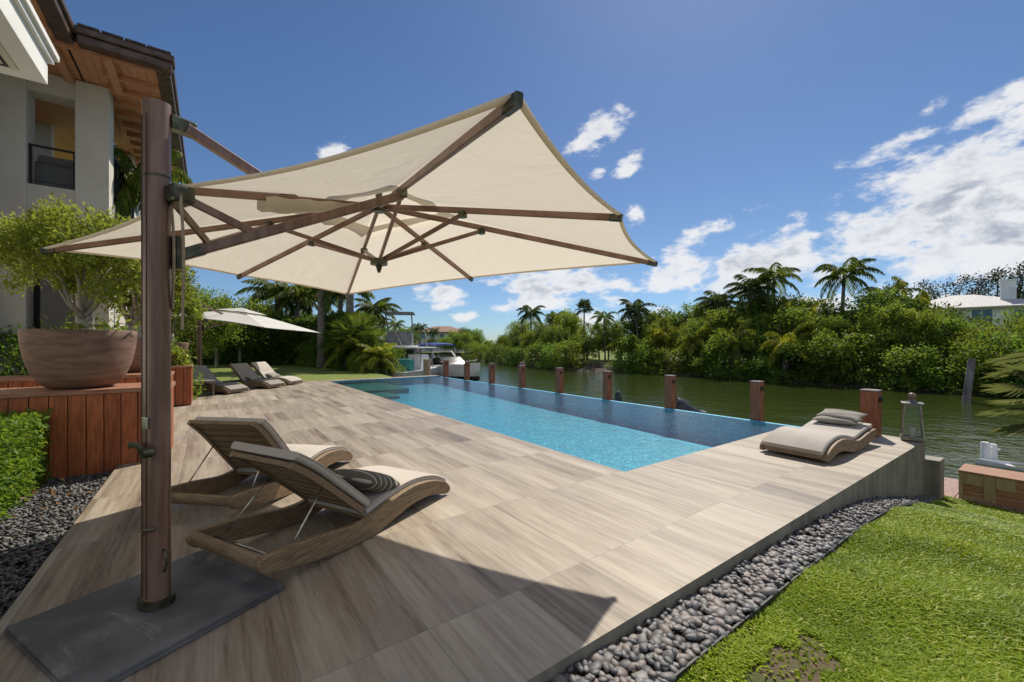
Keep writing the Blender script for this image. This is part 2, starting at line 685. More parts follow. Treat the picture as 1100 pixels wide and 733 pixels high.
def mat_grass_far():
    m, T, b = principled('mown_grass')
    tc = T.new('ShaderNodeTexCoord')
    n = T.noise(tc.outputs['Object'], .7, 5, .6)
    n2 = T.noise(tc.outputs['Object'], 22, 3)
    col = T.mix(T.m('ADD', T.m('MULTIPLY', n, .5), T.m('MULTIPLY', n2, .5)), C4((.09, .13, .015)), C4((.20, .23, .03)))
    T.l.new(col, b.inputs['Base Color'])
    b.inputs['Roughness'].default_value = .95
    return m


def mat_glass(name, tint=(.8, .85, .8)):
    m, T, b = principled(name)
    T.n.remove(b)
    gl = T.new('ShaderNodeBsdfGlossy')
    gl.inputs['Roughness'].default_value = .03
    tr = T.new('ShaderNodeBsdfTransparent')
    tr.inputs[0].default_value = C4(tint)
    fr = T.new('ShaderNodeFresnel')
    fr.inputs[0].default_value = 1.5
    mx = T.new('ShaderNodeMixShader')
    T.l.new(fr.outputs[0], mx.inputs[0])
    T.l.new(tr.outputs[0], mx.inputs[1])
    T.l.new(gl.outputs[0], mx.inputs[2])
    T.l.new(mx.outputs[0], T.n['Material Output'].inputs[0])
    return m


M = {}
M['deck'] = mat_deck()
M['wallstone'] = mat_wall_stone()
M['poolwater'] = mat_pool_water()
M['mosaic'] = mat_mosaic('pool_mosaic', (.03, .23, .36), (.07, .37, .50), (.26, .58, .68))
M['mosaic_dark'] = mat_mosaic('pool_mosaic_dark', (.08, .40, .58), (.14, .52, .69), (.34, .67, .78))
M['mosaic_green'] = mat_mosaic('spa_mosaic', (.01, .10, .10), (.03, .20, .17), (.08, .30, .26))
M['canal'] = mat_canal()
M['soil'] = mat_soil()
M['grassfar'] = mat_grass_far()
M['teak'] = mat_noise('weathered_teak', (.125, .078, .040), (.31, .215, .122), 12, .6, .2, 40, (.7, 12, 12), island=.2, detail=9)
M['teak_y'] = mat_noise('weathered_teak_cross', (.125, .078, .040), (.31, .215, .122), 12, .6, .2, 40, (12, .7, 12), island=.35, detail=9)
M['redwood'] = mat_noise('oiled_redwood', (.22, .052, .016), (.47, .135, .042), 6, .45, .12, 30, (7, 7, .7), island=.4)
M['redwood_x'] = mat_noise('oiled_redwood_rail', (.24, .10, .055), (.40, .20, .12), 6, .5, .1, 30, (.7, 7, 7), island=.2)
M['bollard'] = mat_noise('ipe_bollard', (.17, .045, .020), (.34, .11, .05), 5, .5, .15, 30, (8, 8, .6), island=.15)
M['bronze_wood'] = mat_noise('bronze_brown_powder_coat', (.165, .092, .064), (.25, .150, .108), 4, .36, .04, 60, (6, 6, .6), metal=.25)
M['rib'] = mat_noise('bronze_brown_rib', (.20, .112, .078), (.30, .18, .13), 6, .4, metal=.15)
M['fitting'] = mat_noise('aged_bronze_fitting', (.05, .055, .035), (.13, .125, .085), 20, .35, metal=.75)
M['canvas'] = mat_cloth('ivory_canvas', (.70, .64, .54), (.77, .715, .615), trans=.44, tcol=(.86, .785, .655))
m_ = M['canvas']
T = NT(m_.node_tree)
tc = T.new('ShaderNodeTexCoord')
bp_ = T.new('ShaderNodeBump')
bp_.inputs['Strength'].default_value = .35
bp_.inputs['Distance'].default_value = .05
T.l.new(T.noise(T.vmul(tc.outputs['Object'], (1, 1, 1)), 2.6, 4, .55, 1.2), bp_.inputs['Height'])
T.l.new(bp_.outputs[0], m_.node_tree.nodes['Principled BSDF'].inputs['Normal'])
for nd in m_.node_tree.nodes:
    if nd.type == 'BSDF_TRANSLUCENT':
        T.l.new(bp_.outputs[0], nd.inputs['Normal'])
M['canvas_white'] = mat_cloth('white_canvas', (.72, .70, .66), (.80, .78, .74), trans=.3)
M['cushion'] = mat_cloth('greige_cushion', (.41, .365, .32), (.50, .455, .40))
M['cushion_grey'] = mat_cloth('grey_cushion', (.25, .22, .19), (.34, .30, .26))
M['pillow_grey'] = mat_cloth('grey_pillow_cloth', (.24, .22, .19), (.34, .31, .265))
M['stripe'] = mat_stripes()
M['rope'] = mat_noise('tan_strap', (.30, .23, .15), (.44, .35, .24), 30, .9)
M['slate'] = mat_noise('slate_base', (.085, .085, .085), (.17, .168, .165), 3.0, .5, .12, 30, (1, 1, 1), detail=7, contrast=(.4, .75))
m_ = M['slate']
T = NT(m_.node_tree)
tc = T.new('ShaderNodeTexCoord')
b = m_.node_tree.nodes['Principled BSDF']
old = b.inputs['Base Color'].links[0].from_socket
sc1 = T.noise(T.vmul(tc.outputs['Object'], (1.2, 3.5, 1)), 2.0, 7, .75, 1.2)
sc2 = T.noise(tc.outputs['Object'], 2.4, 3)
sc = T.m('MULTIPLY', T.smooth(sc1, .52, .66), T.smooth(sc2, .44, .58))
T.l.new(T.mix(T.m('MULTIPLY', sc, .45), old, C4((.40, .39, .375))), b.inputs['Base Color'])
b.inputs['Specular IOR Level'].default_value = .3
M['steel'] = mat_noise('brushed_steel', (.42, .39, .34), (.6, .57, .5), 30, .3, metal=.9)
M['pebble'] = mat_noise('river_pebble', (.085, .078, .076), (.22, .195, .18), 5, .55, .1, 60, island=.75)
M['gravel'] = mat_noise('dark_shingle', (.045, .046, .050), (.19, .18, .17), 12, .55, island=.85)
M['gravelbed'] = mat_noise('gravel_bed', (.02, .02, .02), (.06, .055, .05), 40, .9, .5)
M['edging'] = mat_noise('black_edging', (.012, .012, .012), (.03, .03, .03), 20, .6)
M['bowl'] = mat_noise('brown_clay_bowl', (.150, .088, .058), (.255, .155, .110), 3.0, .75, .25, 25, (1, 1, 5), detail=7)
M['stucco'] = mat_noise('cream_stucco', (.54, .50, .43), (.61, .565, .49), 1.2, .85, .05, 90)
M['stucco_white'] = mat_noise('white_stucco', (.70, .68, .64), (.76, .74, .70), 1.2, .8, .04, 90)
M['cedar'] = mat_noise('cedar_soffit', (.38, .165, .075), (.56, .28, .15), 5, .6, .1, 30, (1, 8, 8), island=.3)
M['fascia'] = mat_noise('dark_brown_fascia', (.045, .025, .018), (.10, .06, .042), 6, .45)
M['rooftile'] = mat_noise('dark_roof_tile', (.03, .022, .02), (.08, .055, .045), 10, .7, .3)
M['black_metal'] = mat_noise('black_metal', (.012, .012, .014), (.03, .03, .033), 20, .4, metal=.3)
M['darkglass'] = mat_noise('dark_window_glass', (.010, .012, .014), (.025, .028, .03), 2, .06)
M['grey_cover'] = mat_cloth('grey_cover', (.14, .145, .15), (.22, .225, .23))
M['glass'] = mat_glass('lantern_glass', (.94, .95, .92))
M['lantern'] = mat_noise('weathered_lantern_metal', (.20, .165, .12), (.36, .31, .24), 12, .4, metal=.55)
M['lantern_cap'] = mat_noise('dull_lantern_cap', (.13, .125, .11), (.24, .23, .20), 12, .4, metal=.5)
M['candle'] = mat_noise('ivory_candle', (.55, .5, .4), (.66, .6, .48), 6, .6)
M['knob'] = mat_noise('lantern_knob', (.17, .10, .07), (.30, .19, .14), 9, .4)
M['plank'] = mat_noise('red_brown_dock_board', (.22, .12, .095), (.36, .22, .18), 6, .6, .1, 30, (.8, 9, 9), island=.4)
M['planter_new'] = mat_noise('honey_brown_planter', (.25, .11, .05), (.40, .20, .10), 6, .45, .1, 30, (6, .8, 6), island=.4)
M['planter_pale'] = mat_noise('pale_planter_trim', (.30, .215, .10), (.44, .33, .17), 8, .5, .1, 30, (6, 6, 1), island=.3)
M['white_paint'] = mat_noise('white_paint', (.66, .66, .65), (.80, .80, .79), 4, .4)
M['white_gel'] = mat_noise('white_gelcoat', (.74, .74, .74), (.84, .84, .84), 2, .22)
M['boat_grey'] = mat_noise('grey_boat_finish', (.12, .125, .13), (.22, .225, .235), 3, .4)  # plain grey of the outboards, tower frame and yacht upper works
M['boat_dark'] = mat_noise('dark_boat_hull', (.02, .022, .025), (.05, .05, .055), 3, .3)
M['blue_canvas'] = mat_cloth('blue_bimini', (.03, .06, .19), (.06, .10, .27))
M['teal_canvas'] = mat_cloth('teal_cover', (.03, .17, .16), (.06, .25, .23))
M['bright_blue'] = mat_noise('bright_blue_plastic', (.01, .12, .34), (.03, .22, .50), 4, .3)
M['red_plastic'] = mat_noise('red_plastic', (.40, .03, .03), (.55, .06, .05), 4, .4)
M['seat_tan'] = mat_noise('tan_boat_seat', (.30, .23, .16), (.42, .34, .25), 4, .6)
M['terracotta'] = mat_noise('terracotta_roof', (.20, .10, .075), (.31, .17, .125), 8, .8, .3, 30)
M['greyroof'] = mat_noise('pale_grey_roof', (.42, .40, .385), (.56, .54, .52), 5, .7, .2, 20)
M['house_white'] = mat_noise('white_house_wall', (.62, .64, .68), (.74, .75, .78), 2, .8)
M['house_cream'] = mat_noise('cream_house_wall', (.42, .43, .43), (.55, .55, .54), 2, .8)
M['blueglass'] = mat_noise('blue_window_glass', (.04, .10, .17), (.08, .17, .26), 2, .1)
M['bark'] = mat_noise('grey_brown_bark', (.13, .105, .08), (.30, .25, .20), 6, .9, .5, 25, (1, 1, .3))
M['palebark'] = mat_noise('pale_bark', (.22, .185, .15), (.40, .35, .29), 6, .85, .3, 25, (1, 1, .3))
M['palmbark'] = mat_noise('palm_bark', (.11, .095, .08), (.24, .21, .18), 4, .9, .4, 20, (1, 1, 4))
M['pile'] = mat_noise('weathered_pile', (.13, .11, .115), (.27, .235, .24), 5, .85, .4, 20, (1, 1, .25))
M['pile_tan'] = mat_noise('tan_pile', (.26, .21, .12), (.40, .34, .21), 5, .8, .3, 20, (1, 1, .25))
M['blackcover'] = mat_noise('black_rubber_cover', (.010, .010, .013), (.03, .03, .035), 8, .42, .2, 14)
M['bottle'] = mat_noise('amber_bottle', (.36, .10, .02), (.55, .19, .05), 6, .25)
M['soilpot'] = mat_noise('potting_soil', (.03, .022, .015), (.08, .06, .04), 30, .95, .5)
M['mud'] = mat_noise('bank_mud', (.030, .024, .014), (.07, .055, .032), 3, .9, .3)

M['leaf_bowl'] = mat_leaf('bowl_tree_leaf', (.11, .155, .022), (.30, .345, .065), (.46, .48, .15), trans=.5)
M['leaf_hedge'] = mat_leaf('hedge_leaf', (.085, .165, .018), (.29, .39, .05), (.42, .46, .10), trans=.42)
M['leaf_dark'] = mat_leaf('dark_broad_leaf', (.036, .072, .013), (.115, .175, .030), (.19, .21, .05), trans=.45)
M['leaf_mid'] = mat_leaf('mid_broad_leaf', (.070, .130, .016), (.215, .285, .045), (.38, .38, .12), trans=.5)
M['leaf_light'] = mat_leaf('light_broad_leaf', (.105, .160, .020), (.29, .335, .055), (.46, .44, .14), trans=.5)
M['leaf_mangrove'] = mat_leaf('mangrove_leaf', (.055, .120, .016), (.185, .270, .042), (.31, .36, .09), trans=.5)
M['leaf_pine'] = mat_leaf('pine_needle', (.030, .042, .022), (.060, .078, .038), None, trans=.15)
M['leaf_palm'] = mat_leaf('palm_leaflet', (.050, .095, .016), (.155, .205, .038), (.32, .28, .08), trans=.42, rough=.5)
M['leaf_palm_dark'] = mat_leaf('dark_palm_leaflet', (.030, .055, .018), (.085, .120, .036), None, trans=.35, rough=.5)
M['leaf_palm_yellow'] = mat_leaf('yellow_green_palm_leaflet', (.11, .150, .015), (.30, .31, .040), (.42, .36, .08), trans=.48, rough=.5)
M['leaf_fan'] = mat_leaf('fan_palm_leaf', (.10, .125, .045), (.24, .27, .12), (.42, .44, .30), trans=.30, rough=.42)
M['blade'] = mat_leaf('lawn_blade', (.10, .150, .008), (.38, .42, .03), (.55, .47, .17), trans=.35, big=1.6)
M['dryleaf'] = mat_leaf('dry_leaf', (.20, .11, .05), (.36, .21, .10), None, trans=.2)

# ------------------------------------------------------------------ foliage makers
def leaf_cloud(rng, centers, n_per, sigma, size, up=.5, aspect=2.2, spread=.35):
    """diamond leaves folded on the midrib, gathered in clumps; returns verts, faces"""
    centers = np.asarray(centers)
    nC = len(centers)
    N = nC * n_per
    c = np.repeat(centers, n_per, axis=0)
    sg = np.asarray(sigma)
    p = c + rng.normal(0, 1, (N, 3)) * sg
    d = rng.normal(0, 1, (N, 3))
    out = p - centers.mean(axis=0)
    d = d / np.linalg.norm(d, axis=1, keepdims=True) + spread * out / (np.linalg.norm(out, axis=1, keepdims=True) + 1e-6)
    d /= np.linalg.norm(d, axis=1, keepdims=True)
    nr = rng.normal(0, 1, (N, 3))
    nr[:, 2] += up * 3
    s = np.cross(nr, d)
    s /= np.linalg.norm(s, axis=1, keepdims=True) + 1e-9
    nn = np.cross(d, s)
    L = size * rng.uniform(.65, 1.35, (N, 1))
    wd = L / aspect
    v0 = p
    v1 = p + d * L * .5 + s * wd * .5 + nn * wd * .18
    v2 = p + d * L
    v3 = p + d * L * .5 - s * wd * .5 + nn * wd * .18
    verts = np.stack([v0, v1, v2, v3], axis=1).reshape(-1, 3)
    i = np.arange(N)[:, None] * 4
    faces = np.concatenate([i + np.array([[0, 1, 2]]), i + np.array([[0, 2, 3]])], axis=0)
    return verts, faces


def blob_centers(rng, blobs, per, shell=.55):
    out = []
    for bx, by, bz, rx, ry, rz in blobs:
        n = max(3, int(per * (rx * ry * rz) ** (2 / 3)))
        d = rng.normal(0, 1, (n, 3))
        d /= np.linalg.norm(d, axis=1, keepdims=True)
        r = shell + (1 - shell) * rng.uniform(0, 1, (n, 1)) ** .6
        r *= rng.uniform(.82, 1.12, (n, 1))
        q = d * r * np.array([rx, ry, rz]) + np.array([bx, by, bz])
        out.append(q)
    return np.concatenate(out)


def limb(mb, a, b, r0, r1, rng, bend=.12, n=5):
    a, b = Vector(a), Vector(b)
    L = (b - a).length
    off = Vector(rng.normal(0, 1, 3)) * bend * L
    pts = []
    for i in range(n + 1):
        t = i / n
        pts.append(a.lerp(b, t) + off * (4 * t * (1 - t)) * .5)
    mb.tube(pts, 1.0, 7, [r0 + (r1 - r0) * i / n for i in range(n + 1)])


def make_tree(name, label, cat, seed, blobs, per, n_leaf, sigma, size, leaf, trunk=None, bark='bark', r0=.12, group=None, up=.5):
    rng = np.random.default_rng(seed)
    t = thing(name, label, cat, group=group)
    cs = blob_centers(rng, blobs, per)
    v, f = leaf_cloud(rng, cs, n_leaf, sigma, size, up)
    link('crown', raw_mesh('crown', v, f), M[leaf], t)
    mb = MB()
    base = Vector((0, 0, -.1))
    fork = Vector(trunk) if trunk else Vector((0, 0, .5))
    limb(mb, base, fork, r0, r0 * .8, rng, .06)
    for b in blobs:
        limb(mb, fork, Vector((b[0], b[1], b[2])), r0 * .62, r0 * .15, rng, .15)
    mb.build('trunk', M[bark], t, smooth=True)
    return t


def frond_geo(rng, length, lift, droop, nl, leaf_len, leaf_w, az, V, F, base, curl=.3):
    """one pinnate palm frond: rachis strip and drooping leaflets"""
    ca, sa = math.cos(az), math.sin(az)
    pts = []
    n = 10
    ang = lift
    p = np.array(base, dtype=float)
    step = length / n
    for i in range(n + 1):
        pts.append(p.copy())
        p = p + step * np.array([ca * math.cos(ang), sa * math.cos(ang), math.sin(ang)])
        ang -= droop / n * (1 + .6 * i / n)
    pts = np.array(pts)
    side0 = np.array([-sa, ca, 0.0])
    for i in range(n):
        w0, w1 = .045 * (1 - i / n) * length / 3 + .008, .045 * (1 - (i + 1) / n) * length / 3 + .008
        o = len(V)
        V += [pts[i] - side0 * w0, pts[i] + side0 * w0, pts[i + 1] + side0 * w1, pts[i + 1] - side0 * w1]
        F += [(o, o + 1, o + 2), (o, o + 2, o + 3)]
    for k in range(nl):
        t = .12 + .88 * (k + rng.uniform(0, 1)) / nl
        x = t * n
        i = min(int(x), n - 1)
        q = pts[i] + (pts[i + 1] - pts[i]) * (x - i)
        tang = pts[i + 1] - pts[i]
        tang /= np.linalg.norm(tang)
        for sgn in (-1, 1):
            L = leaf_len * (math.sin(math.pi * min(1, .18 + .8 * t)) ** .7) * rng.uniform(.8, 1.15)
            d = side0 * sgn * .8 + tang * .55 + np.array([0, 0, -.25 - curl * rng.uniform(.3, 1.3)])
            d /= np.linalg.norm(d)
            wv = tang * leaf_w
            mid = q + d * L * .5
            tip = q + d * L + np.array([0, 0, -L * .22])
            o = len(V)
            V += [q, mid + wv, tip, mid - wv]
            F += [(o, o + 1, o + 2), (o, o + 2, o + 3)]


def make_palm(name, label, seed, height, flen, nf, leaf, lean=(0, 0), r=.14, nl=26, leaf_w=.035, group=None, shaft=None, wind=None):
    rng = np.random.default_rng(seed)
    t = thing(name, label, 'palm tree', group=group)
    mb = MB()
    top = Vector((lean[0], lean[1], height))
    pts = [Vector((lean[0] * (i / 8) ** 1.6, lean[1] * (i / 8) ** 1.6, -.2 + (height + .2) * i / 8)) for i in range(9)]
    mb.tube(pts, r, 9, [1.35, 1.0, .95, .92, .9, .88, .86, .82, .75])
    mb.build('trunk', M['palmbark'], t, smooth=True)
    if shaft:
        ms = MB()
        ms.tube([top + Vector((0, 0, -.1)), top + Vector((0, 0, shaft * .5)), top + Vector((0, 0, shaft))], r, 9, [.85, .8, .3])
        ms.build('crown_shaft', M[leaf], t, smooth=True)
        top = top + Vector((0, 0, shaft * .85))
    V, F = [], []
    for k in range(nf):
        az = 2 * math.pi * k * .381966 + rng.uniform(-.2, .2)
        if wind is not None:
            az = wind + (az % (2 * math.pi) - math.pi) * .72
        lift = 1.25 - 1.45 * k / nf + rng.uniform(-.12, .12)
        frond_geo(rng, flen * rng.uniform(.85, 1.1), lift, 1.35 + rng.uniform(-.2, .35), nl, flen * .26, leaf_w, az, V, F, top)
    link('crown', raw_mesh('crown', np.array(V), np.array(F)), M[leaf], t)
    return t


def fan_leaf(rng, V, F, base, petiole_dir, plen, R, n=26, arc=4.4, pw=.012):
    d = Vector(petiole_dir).normalized()
    hub = Vector(base) + d * plen
    side = d.cross(Vector((0, 0, 1)))
    side = side.normalized() if side.length > 1e-4 else Vector((1, 0, 0))
    o = len(V)
    V += [np.array(Vector(base) - side * pw), np.array(Vector(base) + side * pw), np.array(hub + side * pw), np.array(hub - side * pw)]
    F += [(o, o + 1, o + 2), (o, o + 2, o + 3)]
    tilt = Vector(rng.normal(0, .25, 3))
    nrm = (side.cross(d) + tilt).normalized()
    d = (d - nrm * d.dot(nrm)).normalized()
    side = d.cross(nrm)
    for i in range(n):
        a = (i / (n - 1) - .5) * arc
        e = d * math.cos(a) + side * math.sin(a)
        s2 = nrm.cross(e)
        L = R * (.80 + .20 * math.cos(a * .6)) * rng.uniform(.93, 1.05)
        wv = R * arc / n * .19
        m0 = hub + e * L * .55 + s2 * wv + nrm * .015
        m1 = hub + e * L * .55 - s2 * wv - nrm * .015
        tip = hub + e * L + Vector((0, 0, -.10 * L * rng.uniform(.3, 1.6)))
        o = len(V)
        V += [np.array(hub), np.array(m0), np.array(tip), np.array(m1)]
        F += [(o, o + 1, o + 2), (o, o + 2, o + 3)]


def make_fan_palm(name, label, seed, height, R, nl, leaf, group=None, plen=.9, r=.12, n=24):
    rng = np.random.default_rng(seed)
    t = thing(name, label, 'palm tree', group=group)
    mb = MB()
    mb.tube([(0, 0, -.2), (0, 0, height * .5), (0, 0, height)], r, 9, [1.2, 1, .8])
    mb.build('trunk', M['palmbark'], t, smooth=True)
    V, F = [], []
    for k in range(nl):
        az = 2 * math.pi * k * .381966
        lift = 1.35 - 1.9 * k / nl
        d = (math.cos(az) * math.cos(lift), math.sin(az) * math.cos(lift), math.sin(lift))
        fan_leaf(rng, V, F, (0, 0, height), d, plen * rng.uniform(.8, 1.1), R * rng.uniform(.85, 1.1), n)
    link('crown', raw_mesh('crown', np.array(V), np.array(F)), M[leaf], t)
    return t


def foliage_box(rng, lo, hi, n, size, sigma=.05, up=.4, top_bias=.4):
    """leaves packed on the faces of a clipped hedge"""
    lo, hi = np.array(lo), np.array(hi)
    s = hi - lo
    p = rng.uniform(0, 1, (n, 3)) * s + lo
    which = rng.uniform(0, 1, n)
    a = np.array([s[1] * s[2], s[1] * s[2], s[0] * s[2], s[0] * s[2], s[0] * s[1] * (1 + top_bias)])
    a = np.cumsum(a / a.sum())
    for k, (ax, val) in enumerate([(0, lo[0]), (0, hi[0]), (1, lo[1]), (1, hi[1]), (2, hi[2])]):
        mk = (which <= a[k]) & (which > (a[k - 1] if k else -1))
        p[mk, ax] = val
    p += rng.normal(0, sigma, (n, 3))
    return leaf_cloud(rng, p, 1, .01, size, up, 1.9, .3)


# ------------------------------------------------------------------ setting: water, terrain, deck, pool
def quad_sheet(name, pts, mat, z=None):
    mb = MB()
    mb.add([(p[0], p[1], p[2] if len(p) > 2 else z) for p in pts], [tuple(range(len(pts)))])
    return kind(mb.build(name, mat), 'structure')


WATER_Z = -1.2
mb = MB()
mb.add([(-900, -60, WATER_Z), (900, -60, WATER_Z), (900, 1500, WATER_Z), (-900, 1500, WATER_Z)], [(0, 1, 2, 3)])
kind(mb.build('canal_water', M['canal']), 'structure')

# far bank: waterline points (pixel x, pixel y at water level)
bank_px = [(498, 386.0), (530, 390.0), (560, 394.5), (625, 399.5), (690, 401), (760, 405.5), (850, 412), (1000, 421), (1100, 427.5)]
bank_pts = [gnd(x, y, WATER_Z) for x, y in bank_px]


def bankD(px):
    xs = [b[0] for b in bank_px]
    Ds = [p.y for p in bank_pts]
    return float(np.interp(px, xs, Ds))


def strip_terrain(name, front, depth_dir, dists, zs, mat):
    mb = MB()
    n = len(front)
    V, F = [], []
    for d, z in zip(dists, zs):
        for p in front:
            V.append((p.x + depth_dir[0] * d, p.y + depth_dir[1] * d, z))
    for i in range(len(dists) - 1):
        for j in range(n - 1):
            a = i * n + j
            F.append((a, a + 1, a + n + 1, a + n))
    mb.add(V, F)
    return kind(mb.build(name, mat, smooth=True), 'structure')


front = [Vector((-10.5, 84, 0))] + [Vector((p.x, p.y, 0)) for p in bank_pts] + [Vector((30, 14, 0)), Vector((34, 0, 0))]
strip_terrain('far_bank_shore', front, (.55, .83), [-.6, .4, 3.0], [-1.6, -1.0, -.45], M['mud'])
strip_terrain('far_bank_lawn', front, (.55, .83), [2.9, 12, 60, 900], [-.47, -.1, .3, 1.0], M['grassfar'])
# land beyond the canal bend and the neighbouring garden on the left
quad_sheet('far_left_bank', [(-700, 110, -.6), (4, 104, -.6), (10, 400, 0), (-700, 600, 0)], M['grassfar'])
a = [W(-30, 18.6, -.03), W(6.9, 18.6, -.03), W(7.2, 22.5, -.03), W(6.5, 31, -.03), W(2, 46, -.03), W(-30, 60, -.03)]
quad_sheet('back_lawn', a, M['grassfar'])
mb = MB()
pp = [W(6.9, 18.6), W(7.2, 22.5), W(6.5, 31), W(2, 46)]
mb.add([(p.x, p.y, -.035) for p in pp] + [(p.x, p.y, -1.6) for p in pp], [(i, i + 1, i + 5, i + 4) for i in range(3)])
kind(mb.build('back_seawall', M['wallstone']), 'structure')

# the deck as one stepped sheet with side faces; local axes are the deck axes
UL, VR = -.92, 1.46
PU0, PU1, PV0, PV1 = 3.95, 8.80, 3.18, 18.02
DE = 9.02


def sheet_rects(mb, rects, z):
    for u0, v0, u1, v1 in rects:
        mb.add([(u0, v0, z), (u1, v0, z), (u1, v1, z), (u0, v1, z)], [(0, 1, 2, 3)])


mb = MB()
sheet_rects(mb, [(UL, VR, PU0, 18.6), (-9, 7.1, UL, 18.6), (PU0, VR, 8.55, PV0), (8.55, VR, DE, 1.98), (PU0, PV1, PU1 + .1, 18.6)], 0.0)
deck = kind(mb.build('pool_deck', M['deck'], rz=DECK), 'structure')
mb = MB()


def vface(mb, p, q, z0, z1):
    mb.add([(p[0], p[1], z0), (q[0], q[1], z0), (q[0], q[1], z1), (p[0], p[1], z1)], [(0, 1, 2, 3)])


vface(mb, (UL, VR), (DE, VR), -1.6, -.0)
vface(mb, (UL, VR), (UL, 7.1), -.6, 0)
vface(mb, (-9, 7.1), (UL, 7.1), -.6, 0)
vface(mb, (DE, VR), (DE, 1.98), -1.6, 0)
vface(mb, (DE, 1.98), (8.55, 1.98), -1.6, 0)
vface(mb, (8.55, 1.98), (8.55, PV0), -1.6, 0)
vface(mb, (PU1 + .1, PV1), (PU1 + .1, 18.6), -1.6, 0)
kind(mb.build('deck_side_wall', M['wallstone'], rz=DECK), 'structure')
mb = MB()
mb.box((DE + .003, 1.30, -1.6), (DE + .34, 1.60, -.29))
kind(mb.build('deck_step_block', M['wallstone'], rz=DECK), 'structure')

# pool
mb = MB()
FZ = -.34
b0, b1 = (7.05, PV0), (8.55, PV1)
mb.add([(PU0, PV0, FZ), (b0[0], b0[1], FZ), (b1[0], b1[1], FZ), (PU0, PV1, FZ)], [(0, 1, 2, 3)])
mb.add([(PU0, PV0, FZ), (PU0, PV1, FZ), (PU0, PV1, 0), (PU0, PV0, 0)], [(0, 1, 2, 3)])
mb.add([(PU0, PV0, FZ), (8.55, PV0, FZ), (8.55, PV0, 0), (PU0, PV0, 0)], [(0, 1, 2, 3)])
mb.add([(PU0, PV1, FZ), (PU1, PV1, FZ), (PU1, PV1, 0), (PU0, PV1, 0)], [(0, 1, 2, 3)])
kind(mb.build('pool_basin', M['mosaic'], rz=DECK), 'structure')
mb = MB()
mb.add([(b0[0], b0[1], FZ), (PU1, PV0, -.75), (PU1, PV1, -.45), (b1[0], b1[1], FZ)], [(0, 1, 2, 3)])
mb.box((PU1, PV0 - .2, -1.6), (PU1 + .10, PV1 + .1, -.034))
kind(mb.build('infinity_edge_wall', M['mosaic_dark'], rz=DECK), 'structure')
mb = MB()
mb.box((PU0 + .01, 15.0, -.338), (6.1, PV1 - .01, -.16))
mb.box((PU0 + .01, 13.6, -.338), (5.2, 14.99, -.24))
kind(mb.build('spa_ledge', M['mosaic_green'], rz=DECK), 'structure')
mb = MB()
mb.add([(PU0, PV0, -.04), (PU1 + .105, PV0, -.04), (PU1 + .105, PV1, -.04), (PU0, PV1, -.04)], [(0, 1, 2, 3)])
kind(mb.build('pool_water', M['poolwater'], rz=DECK), 'structure')


# near lawn terrain on the right
def lawn_z(u):
    return np.interp(u, [-3, 1.7, 3.3, 4.0, 4.6, 5.0, 5.5, 6.1, 6.85, 7.5, 8.2, 9.0, 9.4], [-.062, -.068, -.095, -.113, -.13, -.15, -.195, -.275, -.42, -.56, -.71, -.86, -.90])


us = np.linspace(-3, 9.4, 63)
vs = np.linspace(-9, 1.455, 60)
V = [(u, v, float(lawn_z(u)) - .035 - .06 * float(np.clip(.9 - v, 0, 3) / 3) + .012 * math.sin(u * 5 + v * 3)) for v in vs for u in us]
F = [(j * 63 + i, j * 63 + i + 1, (j + 1) * 63 + i + 1, (j + 1) * 63 + i) for j in range(59) for i in range(62)]
mb = MB().add(V, F)
kind(mb.build('near_lawn_ground', M['soil'], rz=DECK, smooth=True), 'structure')


def lawn_h(u, v):
    return lawn_z(u) - .035 - .06 * np.clip(.9 - v, 0, 3) / 3 + .012 * np.sin(u * 5 + v * 3)


# bed edge (v) as a function of u
def bed_edge(u):
    return np.interp(u, [0.5, 1.73, 3.25, 5.35, 7.6, 8.67, 9.0], [1.13, 1.146, 1.17, 1.196, 1.25, 1.29, 1.36])


